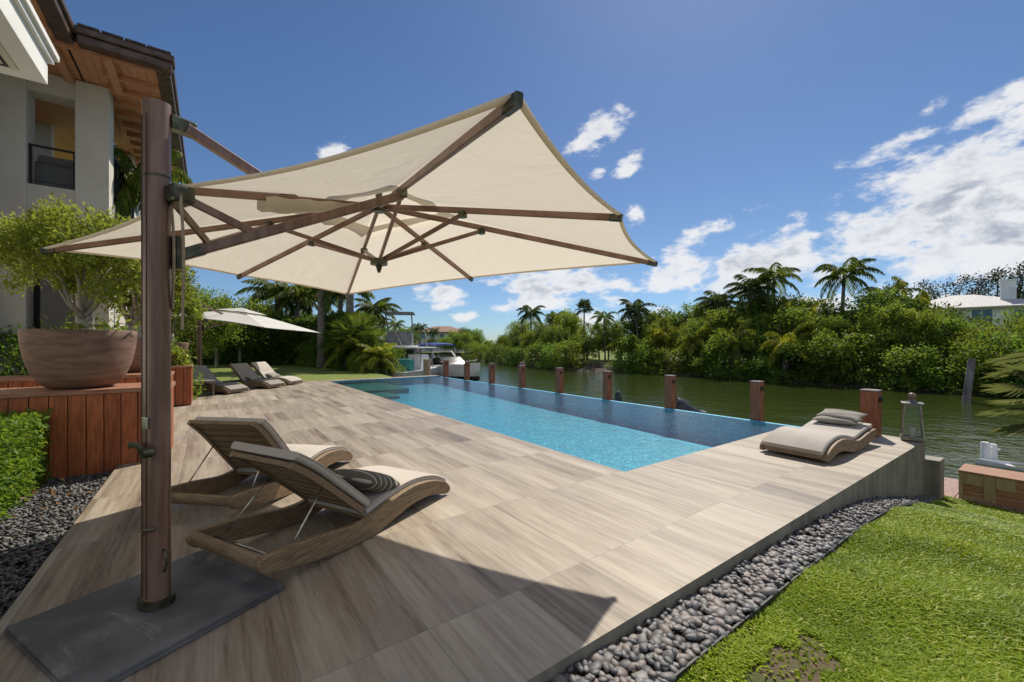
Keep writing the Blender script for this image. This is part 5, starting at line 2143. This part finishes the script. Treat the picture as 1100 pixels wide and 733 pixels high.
# blue water toy
js = thing('jet_ski', 'bright blue jet ski on a lift by the lawn end', 'jet ski', Vector((at(405, 0, 24.5).x, 24.5, -.55)), math.radians(20))
mb = MB()
hull(mb, 2.6, 1.0, .42)
mb.build('hull', M['bright_blue'], js, smooth=True, angle=40)
mb = MB()
mb.box((-1.0, -.22, .42), (.1, .22, .72), .1)
mb.build('seat', M['blackcover'], js, smooth=True, angle=50)
mb = MB()
mb.prism([(.0, .42), (.9, .42), (.45, .95), (.1, .98)], 1, -.25, .25)
mb.build('cowl', M['bright_blue'], js)
MB().tube([(.15, -.4, 1.0), (.2, 0, 1.02), (.15, .4, 1.0)], .03, 8).build('handlebar', M['blackcover'], js)
p = Vector((at(412.5, 0, 23.5).x, 23.5, .02))
mb = MB().lathe([(.10, 0), (.10, .35), (.0, .36)], 14)
o = mb.build('red_gas_can', M['red_plastic'], loc=p + Vector((0, 0, -.02)))
tag(o, 'small red can at the lawn end beside the jet ski', 'can')
# small moored dinghy glimpsed beyond the right-hand planter
dg = thing('dinghy', 'white gunwale of a small dinghy behind the low planter at right', 'boat', Vector((at(1126, 0, 8.9).x, 8.9, -1.72)), math.radians(150))
mb = MB()
hull(mb, 2.2, .9, .50)
mb.build('hull', M['white_gel'], dg, smooth=True, angle=40)
# shapes glimpsed above the infinity edge: black cover, small bow, piles
p = at(737, 438, 11.2)
mb = MB()
V, F = [], []
n, k = 14, 10
for i in range(n + 1):
    s = i / n
    hgt = .42 * (math.sin(math.pi * min(1, s * 1.0 + .12) ** .6)) * (1 - .55 * s) + .02
    for j in range(k):
        a_ = math.pi * j / (k - 1)
        V.append((-.42 + .95 * s, .24 * math.cos(a_) * (1 - .4 * s), hgt * math.sin(a_) * (1.0 if s > .08 else .75)))
for i in range(n):
    for j in range(k - 1):
        o_ = i * k + j
        F.append((o_, o_ + 1, o_ + k + 1, o_ + k))
F += [tuple(range(k)), tuple(n * k + j for j in range(k - 1, -1, -1))]
mb.add(V, F)
bc = thing('covered_outboard', 'black hump shaped motor cover peeking over the infinity edge', 'motor cover', Vector((p.x, p.y, -.32)), .2)
mb.build('cover', M['blackcover'], bc, smooth=True, angle=60)
MB().bar((.0, 0, -.6), (.0, 0, .05), .16, .12).build('motor_leg', M['boat_grey'], bc)
p = at(611, 424, 15)
sb = thing('small_skiff', 'white bow of a small skiff showing above the infinity edge', 'boat', Vector((p.x + .2, p.y, -1.04)), math.radians(140))
mb = MB()
hull(mb, 1.5, .6, .60)
mb.build('hull', M['white_gel'], sb, smooth=True, angle=40)
MB().tube([(.5, 0, .6), (.7, 0, 1.15)], .03, 8).build('tilted_tiller', M['blackcover'], sb)
p = at(664, 428, 13.2)
mb = MB().lathe([(0, 0), (.10, 0), (.12, .3), (.10, .5), (.05, .62), (0, .64)], 16)
tag(mb.build('mooring_buoy', M['blackcover'], loc=(p.x, p.y, -.62), smooth=True), 'small black fender top just right of the fourth bollard', 'fender')


def pile(name, label, base, lean, h, r, mat):
    mb = MB()
    mb.tube([(0, 0, 0), (lean[0] * .5, lean[1] * .5, h * .5), (lean[0], lean[1], h)], r, 14, [1.1, 1.0, .95])
    o = mb.build(name, M[mat], loc=base, smooth=True, angle=50)
    return tag(o, label, 'pile')


p = at(1036, 420, 19.6)
pile('leaning_pile', 'tall weathered grey pile leaning right before the far bank', Vector((p.x, p.y, WATER_Z - .6)), (.36, 0, 0), 2.60, .14, 'pile')
p = at(561, 389, 22)
pile('mooring_pile', 'short grey mooring pile behind the sixth bollard', Vector((p.x, p.y, WATER_Z - .5)), (0, 0, 0), 2.25, .15, 'pile')
p = at(458.5, 387, 21)
pile('mooring_pile', 'short tan mooring pile at the far deck end beside the boats', Vector((p.x, p.y, WATER_Z - .5)), (0, 0, 0), 2.45, .19, 'pile_tan')
p = at(450, 355, 34)
pile('white_pile', 'thin tall white pile between the moored boats', Vector((p.x, p.y, WATER_Z - .5)), (0, 0, 0), 3.6, .09, 'pile')

# ------------------------------------------------------------------ far houses
def far_house(label, loc, rz, w, d, h, wall, roof, pitch=.9, wins=4, chimney=None, over=.6, storeys=1):
    t = thing('far_house', label, 'house', loc, rz, 'houses across the canal')
    MB().box((-w / 2, -d / 2, -.5), (w / 2, d / 2, h)).build('wall', M[wall], t)
    mb = MB()
    a_, b_ = w / 2 + over, d / 2 + over
    r_ = max(.3, a_ - b_)
    mb.add([(-a_, -b_, h), (a_, -b_, h), (a_, b_, h), (-a_, b_, h), (-r_, 0, h + pitch), (r_, 0, h + pitch), (-a_, -b_, h - .12), (a_, -b_, h - .12), (a_, b_, h - .12), (-a_, b_, h - .12)],
           [(0, 1, 5, 4), (1, 2, 5), (2, 3, 4, 5), (3, 0, 4), (6, 7, 1, 0), (7, 8, 2, 1), (8, 9, 3, 2), (9, 6, 0, 3), (9, 8, 7, 6)])
    rf = mb.build('roof', M[roof], t)
    if chimney:
        cx_, cy_, ch = chimney
        mb = MB()
        mb.box((cx_ - .5, cy_ - .45, h - .3), (cx_ + .5, cy_ + .45, h + ch), .02)
        mb.box((cx_ - .58, cy_ - .53, h + ch + .003), (cx_ + .58, cy_ + .53, h + ch + .12), .02)
        mb.build('chimney', M[wall], rf)
    for s_ in range(storeys):
        for i in range(wins):
            x_ = -w / 2 + w * (i + .5) / wins
            z0 = .8 + s_ * 2.9
            wf = MB()
            wf.box((x_ - .75, -d / 2 - .05, z0 - .08), (x_ + .75, -d / 2 - .003, z0 + 1.5))
            wo = wf.build('window', M['white_paint'], t)
            MB().box((x_ - .66, -d / 2 - .065, z0), (x_ - .03, -d / 2 - .052, z0 + 1.42)).build('pane', M['blueglass'], wo)
            MB().box((x_ + .03, -d / 2 - .065, z0), (x_ + .66, -d / 2 - .052, z0 + 1.42)).build('pane', M['blueglass'], wo)
    return t


far_house('pale house with terracotta hip roof far behind the moored boats', Vector((at(472, 0, 118).x, 124, -.6)), math.radians(-6), 16, 12, 5.6, 'house_cream', 'terracotta', 1.9, 6, storeys=2)
p = at(1058, 330, 40)
far_house('white villa with pale grey hip roof and chimney behind the right trees', Vector((p.x + 2.2, p.y + 4, -.3)), math.radians(-48), 10.5, 9, 5.4, 'house_white', 'greyroof', 1.6, 4, (3.0, -2.4, 2.5), storeys=2)
p = at(915, 330, 46)
far_house('low pale roofed house glimpsed between the palms across the canal', Vector((p.x, p.y + 4, -.3)), math.radians(-42), 9, 8, 4.9, 'house_white', 'greyroof', .9, 3, storeys=1)

# ------------------------------------------------------------------ far bank vegetation
BR = dict(
    mang=[('leaf_mangrove', 61), ('leaf_mid', 62), ('leaf_mangrove', 63)],
)


def rnd_blobs(rng, n, w, h, z0, flat=.8):
    bl = []
    for i in range(n):
        a_ = rng.uniform(0, 2 * math.pi)
        r = w * .5 * math.sqrt(rng.uniform(0, 1)) * .72
        z = z0 + (h - z0) * rng.uniform(.15, .86)
        s = rng.uniform(.20, .34) * w * (1.15 - .5 * (z / h))
        bl.append((r * math.cos(a_), r * math.sin(a_), z, s, s, s * flat))
    bl.append((0, 0, h * .82, w * .24, w * .24, h * .16))
    return bl


rng = np.random.default_rng(71)
protos_m = []
for leaf, sd in BR['mang']:
    r_ = np.random.default_rng(sd)
    bl = rnd_blobs(r_, 9, 4.2, 3.3, .1)
    for k in range(5):
        a_ = 2 * math.pi * k / 5
        bl.append((1.4 * math.cos(a_), 1.4 * math.sin(a_), .45, .9, .9, .55))
    t = make_tree('mangrove_bush', 'bushy green mangrove overhanging the far bank waterline', 'bush', sd, bl, 20, 24, .20, .19, leaf, (0, 0, .6), r0=.07, group='mangrove bushes along the far bank', up=.3)
    protos_m.append(t)
protos_b = []
for leaf, sd in (('leaf_mid', 81), ('leaf_light', 82), ('leaf_dark', 83), ('leaf_mid', 84)):
    r_ = np.random.default_rng(sd)
    bl = rnd_blobs(r_, 11, 5.2, 6.0, 1.3)
    t = make_tree('broadleaf_tree', 'leafy broad crowned tree on the far bank', 'tree', sd, bl, 14, 26, .22, .25, leaf, (0, 0, 1.6), r0=.16, group='broad leaved trees on the far bank', up=.4)
    protos_b.append(t)
used = set()


def place(proto, loc, rz, sc, label=None, group=None):
    """first use moves the prototype itself, later uses copy it"""
    if proto.name not in used:
        used.add(proto.name)
        proto.location = loc
        proto.rotation_euler = (0, 0, rz)
        proto.scale = sc if hasattr(sc, '__len__') else (sc,) * 3
        if label:
            proto['label'] = label
        if group:
            proto['group'] = group
        return proto
    return copy_tree(proto, loc, rz, sc, label, group)


def on_bank(px, off):
    D = bankD(px)
    x = (px - 550) / FPX * D
    return Vector((x + .55 * off, D + .83 * off, 0))


i = 0
px = 502.0
while px < 1185:
    D = bankD(min(px, 1100))
    if not (622 < px < 668):
        p = on_bank(px, .9 + rng.uniform(-.2, .7)) if px <= 1100 else Vector(((px - 550) / FPX * 20.5, 20.5, 0))
        s = rng.uniform(.80, 1.12)
        place(protos_m[i % 3], Vector((p.x, p.y, -1.25)), rng.uniform(0, 6.28), (s, s, s * rng.uniform(.72, 1.02)))
        i += 1
    px += 2.0 / D * FPX * rng.uniform(.85, 1.1)


def top_z(px, py, D):
    return CAMH + (HORY - py) / FPX * D


outline = [(500, 362), (512, 354), (522, 347), (535, 345), (547, 340), (560, 334), (572, 333), (585, 338), (598, 343), (612, 345), (628, 341), (645, 338), (660, 335), (676, 331), (690, 326), (706, 331), (722, 326), (738, 322), (752, 318), (768, 318), (785, 322),
           (802, 320), (818, 318), (836, 316), (852, 318), (868, 322), (885, 326), (900, 330), (916, 332), (934, 328), (950, 322), (966, 316), (985, 314), (1004, 318), (1022, 321), (1038, 326), (1054, 333), (1070, 333), (1086, 332), (1104, 330), (1125, 325), (1150, 320)]
i = 0
for px, py in outline:
    for row, (off, dh) in enumerate(((3.6, 14), (7.5, 0))):
        if row == 0 and 622 < px < 668:
            continue
        pxx = px + (8 if row == 0 else 0) + rng.uniform(-4, 4)
        p = on_bank(min(pxx, 1100), off + rng.uniform(-.6, .6))
        if pxx > 1100:
            p.x = (pxx - 550) / FPX * p.y
        D = p.y
        zt = top_z(px, py + dh + rng.uniform(-3, 5), D)
        s = max(.45, (zt + .5) / 6.4)
        s *= rng.choice([.92, .97, 1.02, 1.06, 1.10]) if px < 980 else 1.03
        w_ = min(1.05, max(.5, s * rng.uniform(.78, 1.0)))
        pr_ = protos_b[[0, 1, 2, 0, 3, 1, 2, 3][i % 8]]
        place(pr_, Vector((p.x, p.y, -.5)), rng.uniform(0, 6.28), (w_, w_, s))
        i += 1
# the same bank carries on beyond the right edge of the picture
for k in range(11):
    q = k / 10
    p = Vector((26.5 + 7.0 * q, 20.0 - 17.0 * q, 0))
    place(protos_m[k % 3], p + Vector((.9, .3, -1.25)), rng.uniform(0, 6.28), rng.uniform(.85, 1.1))
    sc_ = rng.uniform(.8, 1.0)
    place(protos_b[k % 4], p + Vector((4.2 + rng.uniform(-.5, .8), 1.5, -.5)), rng.uniform(0, 6.28), sc_)
# far palms with labels of their own
rng = np.random.default_rng(91)
royal = make_palm('royal_palm', 'tall palm', 92, 5.5, 2.6, 15, 'leaf_palm', (.2, 0), .15, 30, .05, 'palms on the far bank', .7)
wind = make_palm('coconut_palm', 'wind swept palm', 93, 5.0, 2.5, 17, 'leaf_palm_dark', (.4, 0), .12, 28, .05, 'palms on the far bank')
young = make_palm('young_palm', 'yellow green palm', 94, 1.6, 2.6, 15, 'leaf_palm_yellow', (.1, 0), .12, 26, .05, 'palms on the far bank')
fanp = make_fan_palm('fan_palm', 'fan palm', 95, 6.0, .75, 26, 'leaf_palm_dark', 'palms on the far bank', .7)
fp = [(royal, 833, 283, 36, 5.8, 'tall feathery palm left of centre among the three tallest far palms'),
      (royal, 903, 279, 33, 5.6, 'tall palm with arching fronds standing clear right of the tallest trees'),
      (wind, 803, 297, 37, 5.4, 'dark windswept palm just left of the tall feathery palm'),
      (young, 985, 286, 30, 2.6, 'thick palm with broad spread fronds rising before the white villa'),
      (wind, 768, 314, 40, 5.6, 'small dark palm tuft above the middle far trees'),
      (fanp, 627.5, 320, 50, 6.5, 'lone round headed fan palm standing above the far tree line'),
      (wind, 571, 328, 58, 6.0, 'dark palm at the crest of the dense left far grove'),
      (royal, 596, 334, 56, 6.0, 'thin palm standing just right of the dense left far grove'),
      (wind, 686, 322, 44, 6.0, 'dark palm crest right of the lone fan palm'),
      (royal, 650, 334, 46, 6.0, 'light green palm behind the small waterside clearing'),
      (young, 712, 335, 40, 2.6, 'bright palm with low fronds near the clearing'),
      (young, 826, 322, 34, 2.6, 'yellow green palm below the tall feathery palm'),
      (young, 858, 318, 32, 2.6, 'palm with pale drooping fronds beneath the tallest palms'),
      (young, 880, 330, 30, 2.6, 'low golden palm between the two tallest palms'),
      (young, 1012, 335, 27, 2.6, 'low palm with pale ribs below the white villa'),
      (young, 1062, 345, 25, 2.6, 'glossy young palm before the villa chimney'),
      (young, 748, 345, 37, 2.6, 'young palm half hidden by the middle far trees'),
      (young, 790, 338, 33, 2.6, 'arching young palm left of the yellow green palm'),
      (young, 842, 342, 29.5, 2.6, 'light young palm near the water below the tallest palms'),
      (young, 905, 345, 28.5, 2.6, 'light young palm low in front of the clear standing palm'),
      (young, 930, 338, 28.5, 2.6, 'light young palm left of the broad spread palm'),
      (young, 956, 348, 27, 2.6, 'golden young palm low below the broad spread palm'),
      (wind, 948, 306, 33, 2.6, 'shaggy palm left of the broad spread palm'),
      (young, 1040, 340, 26, 2.6, 'young palm with curved ribs under the villa wall'),
      (young, 1088, 338, 25, 2.6, 'young palm under the right end of the villa'),
      (young, 676, 350, 41, 2.6, 'small palm at the right end of the waterside clearing')]
for pr_, px, py, D, nat, lab in fp:
    zt = top_z(px, py, D)
    nat_h = {'royal': nat + 2.0, }.get('x', None)
    full = {id(royal): 7.2, id(wind): 6.0, id(young): 3.4, id(fanp): 7.3}[id(pr_)]
    s = (zt + .4) / full
    sw = min(1.0, max(.62, s * .85)) if pr_ is not young else min(1.3, max(.8, s))
    if pr_ is young:
        sw = .85
    place(pr_, Vector(((px - 550) / FPX * D, D, -.4)), rng.uniform(0, 6.28), (sw, sw, s), lab, 'palms on the far bank')
# thin casuarinas behind the villa
r_ = np.random.default_rng(96)
pine = None
bl = [(r_.normal(0, .6), r_.normal(0, .6), z, .55, .55, .35) for z in np.linspace(2.5, 8.6, 15)]
pine = make_tree('casuarina_tree', 'thin', 'tree', 97, bl, 26, 20, .26, .26, 'leaf_pine', (0, 0, 5.5), r0=.12, group='casuarinas behind the white villa')
for px, py, D, lab in [(1072, 286, 58, 'tallest wispy casuarina behind the villa chimney'), (1092, 279, 60, 'dense casuarina at the right edge of the picture'), (1046, 293, 58, 'wispy casuarina directly left of the villa chimney'),
                       (1026, 297, 62, 'casuarina above the middle of the villa roof'), (1008, 300, 64, 'short casuarina at the left end of the villa roof'), (950, 303, 62, 'lonely casuarina tuft between the two right hand palms'), (1112, 285, 60, 'casuarina partly cut by the right picture edge')]:
    zt = top_z(px, py, D)
    s = (zt + .4) / 9.0
    place(pine, Vector(((px - 550) / FPX * D, D, -.4)), rng.uniform(0, 6.28), (s * 1.05, s * 1.05, s), lab)
# trees beyond the boats and around the red roofed house
for k, (px, py, D, pr_, lab) in enumerate([(432, 352, 95, protos_b[0], 'tree left of the terracotta roofed house'), (500, 350, 92, protos_b[2], 'dark tree right of the terracotta roofed house'), (446, 366, 100, protos_b[1], 'low tree before the left end of the terracotta roofed house'),
                                           (478, 361, 92, protos_b[3], 'clipped looking tree before the terracotta roofed house'), (492, 360, 92, protos_b[0], 'low tree before the right end of the terracotta roofed house'), (464, 362, 96, protos_b[2], 'low dark tree before the middle of the terracotta roofed house'),
                                           (412, 360, 80, protos_b[1], 'tree behind the flybridge yacht'), (392, 356, 70, protos_b[0], 'tree behind the left palm clump'), (510, 352, 84, protos_b[3], 'tree at the left tip of the far grove'), (424, 350, 78, protos_b[3], 'full tree filling the gap left of the small clear palm'), (437, 353, 88, protos_b[2], 'dark full tree between the small clear palm and the terracotta roof'), (402, 350, 60, protos_b[0], 'tree behind the left palm clump beside the yacht'), (487, 353, 110, protos_b[1], 'tree behind the right end of the terracotta roof'), (500, 357, 80, protos_b[0], 'rounded tree at the water between the terracotta house and the grove')]):
    zt = top_z(px, py, D)
    s = (zt + .6) / 6.4
    place(pr_, Vector(((px - 550) / FPX * D, D, -.6)), rng.uniform(0, 6.28), (s * 1.25, s * 1.25, s), lab, 'trees around the distant terracotta house')
for px, py, D, pr_, lab in [(423.5, 339, 75, royal, 'small far palm standing clear in the gap above the boats'), (408, 335, 62, wind, 'far dark palm beside the left palm clump'), (452, 345, 100, wind, 'dark palm left of the terracotta roof'), (443, 347, 104, royal, 'thin palm left of the terracotta roof'), (464, 350, 112, wind, 'palm tuft behind the terracotta roof')]:
    zt = top_z(px, py, D)
    full = {id(royal): 8.1, id(wind): 6.6}[id(pr_)]
    s = (zt + .6) / full
    place(pr_, Vector(((px - 550) / FPX * D, D, -.6)), rng.uniform(0, 6.28), (s * .95, s * .95, s), lab, 'palms around the distant terracotta house')

# ------------------------------------------------------------------ left garden: tall hedge, palms, trees
rng = np.random.default_rng(101)
hd = thing('tall_hedge', 'tall dark green hedge closing the back lawn', 'hedge', (-15, 30.5, -.03))
V_, F_, base_i = [], [], 0
core = MB()
segs = [(Vector((-29, 31.5, 0)), Vector((-14.8, 31.0, 0)), 3.1), (Vector((-14.8, 31.0, 0)), Vector((-9.2, 25.6, 0)), 3.2)]
for a_, b_, h in segs:
    L = (b_ - a_).length
    an = math.atan2((b_ - a_).y, (b_ - a_).x)
    v, f = foliage_box(rng, (0, -.8, 0), (L, .8, h), int(1500 * L), .26, .14)
    R = np.array(Matrix.Rotation(an, 3, 'Z'))
    v = v @ R.T + np.array(a_ - Vector((-15, 30.5, 0)))
    V_.append(v)
    F_.append(f + base_i)
    base_i += len(v)
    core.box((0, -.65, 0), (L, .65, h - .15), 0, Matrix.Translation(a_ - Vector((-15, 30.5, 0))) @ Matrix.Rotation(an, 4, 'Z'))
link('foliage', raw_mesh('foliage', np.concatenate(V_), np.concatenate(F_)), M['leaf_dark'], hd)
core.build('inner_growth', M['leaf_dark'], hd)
# shrubs along the foot of the hedge and at the lawn end
for k, (px, py, D, s, pr_, lab) in enumerate([(352, 392, 27.5, .55, protos_m[0], 'dark shrub at the hedge foot below the tall palm trunks'), (372, 398, 24.5, .45, protos_m[2], 'shrub under the fan palm at the lawn end'), (398, 402, 23.0, .40, protos_m[1], 'low light shrub at the very end of the lawn'),
                                              (418, 402, 23.5, .42, protos_m[0], 'low shrub beside the jet ski'), (335, 390, 29, .5, protos_m[1], 'shrub in front of the tall hedge near the lawn middle')]):
    p = Vector(((px - 550) / FPX * D, D, -.05))
    place(pr_, p, rng.uniform(0, 6), (s, s, s), lab, 'shrubs at the hedge foot')
tallp = make_palm('tall_palm', 'tall', 102, 7.2, 3.0, 18, 'leaf_palm', (.1, 0), .30, 32, .06, 'palms in the left garden', .8)
arec = make_palm('areca_palm', 'areca', 103, 1.4, 2.5, 20, 'leaf_palm_yellow', (0, 0), .12, 30, .045, 'palms in the left garden')
darkp = make_palm('dark_palm', 'dark', 104, 4.4, 2.4, 18, 'leaf_palm', (.1, .1), .14, 30, .055, 'palms in the left garden')
fan2 = make_fan_palm('fan_palm', 'fan palm', 105, 2.0, .85, 26, 'leaf_palm', 'palms in the left garden', 1.0)
for pr_, px, D, sc, lab in [(tallp, 345.5, 27, 1.0, 'tall grey trunked palm left of the thin trunked pair'), (tallp, 375.5, 26, .88, 'tall grey trunked palm right of the thin trunk'), (darkp, 364, 27.5, 1.25, 'slim trunked palm between the two tall grey palms'),
                            (arec, 405, 23.0, .66, 'yellow green palm clump beside the moored yacht'), (fan2, 388, 24, .95, 'round fan palm at the end of the lawn'), (fan2, 372, 25, .9, 'smaller fan palm behind the lawn end'),
                            (darkp, 300, 34, 1.28, 'palm with hanging fronds above the left hedge'), (darkp, 318, 33, 1.2, 'palm above the hedge right of the hanging frond palm'), (darkp, 331, 36, 1.3, 'palm with yellowing skirt left of the tall trunk'),
                            (arec, 292, 33, 1.5, 'clumping palm above the middle of the tall hedge'), (darkp, 402, 32, .95, 'feathery palm right of the tall grey trunks'), (arec, 384, 25, .95, 'arching palm clump below the feathery palm'), (fan2, 396, 23.5, .6, 'low fan palm nearest the jet ski')]:
    place(pr_, Vector(((px - 550) / FPX * D, D, -.1)), rng.uniform(0, 6.28), sc, lab)
# broad trees left: reuse the garden kind
r_ = np.random.default_rng(111)
gt = make_tree('garden_tree', 'garden', 'tree', 112, rnd_blobs(r_, 14, 4.6, 5.2, 1.2), 26, 26, .22, .20, 'leaf_mid', (0, 0, 1.5), r0=.12, group='broad trees in the left garden')
gt2 = make_tree('garden_tree', 'garden', 'tree', 113, rnd_blobs(r_, 13, 4.2, 5.4, 1.0), 26, 26, .2, .19, 'leaf_light', (0, 0, 1.5), r0=.12, group='broad trees in the left garden')
for pr_, px, py, D, sc, lab in [(gt, 205, 300, 24, 1.0, 'leafy tree just right of the umbrella mast behind the white parasol'), (gt2, 232, 308, 27, 1.05, 'light green tree above the left half of the white parasol'), (gt, 258, 312, 29, 1.05, 'full crowned tree above the white parasol peak'),
                                (gt2, 283, 318, 34, 1.1, 'tree above the right half of the white parasol'), (gt, 310, 325, 38, 1.15, 'tree behind the hanging frond palm'), (gt2, 190, 306, 21, .9, 'tree beside the house corner behind the umbrella mast'), (gt, 330, 335, 40, 1.0, 'far tree behind the palms left of the tall trunk')]:
    zt = top_z(px, py, D)
    s = (zt + .1) / 5.7
    place(pr_, Vector(((px - 550) / FPX * D, D, -.1)), rng.uniform(0, 6.28), (s * sc, s * sc, s), lab)
# palm beside the balcony
bp_ = copy_tree(darkp, W(-1.42, 14.3, 0), 1.0, (.55, .55, 1.22), 'soft palm growing beside the house balcony under the soffit', 'palms in the left garden')
# low plants by the house ground floor
for k, (u, v, s, lab) in enumerate([(-2.6, 11.9, .42, 'shrub in front of the dark house door behind the big bowl'), (-1.2, 14.6, .45, 'shrub by the house wall behind the second bowl'), (-3.2, 9.4, .30, 'low plant beside the house wall at the left edge')]):
    place(protos_m[k % 3], W(u, v, 0), rng.uniform(0, 6), (s, s, s * 1.2), lab, 'shrubs by the house wall')

# fan palm leaning in at the right edge
rng = np.random.default_rng(121)
fr_ = thing('saw_palmetto', 'fan palm fronds reaching in from the right edge above the planter', 'palm', W(9.95, .15, -.35))
V_, F_ = [], []
base = fr_.location.copy()
for tgt, R, arc in [((1104, 418, 5.7), .50, 4.6), ((1118, 396, 5.9), .62, 4.4), ((1112, 440, 5.5), .58, 4.4), ((1124, 380, 6.1), .66, 4.6), ((1118, 458, 5.4), .52, 4.2), ((1140, 410, 5.6), .7, 4.6), ((1132, 432, 6.0), .7, 4.4)]:
    c = at(*tgt)
    d = c - base
    hubdir = (c - base)
    o = len(V_)
    # stem up to the hub, then a fan opened towards the pool
    mbp = [base, base.lerp(c, .5) + Vector((.05, 0, .05)), c]
    fan_leaf(rng, V_, F_, c - base - Vector((-.12, .0, 0)), (-1, -.12, .02), .12, R, 34, arc, .01)
    MB().tube([p_ - base for p_ in mbp], .012, 6).build('stem', M['leaf_palm_yellow'], fr_)
link('fronds', raw_mesh('fronds', np.array(V_), np.array(F_)), M['leaf_fan'], fr_)
MB().tube([(0, 0, -.6), (0, 0, -.1), (.0, 0, .1)], .07, 9).build('trunk', M['palmbark'], fr_)
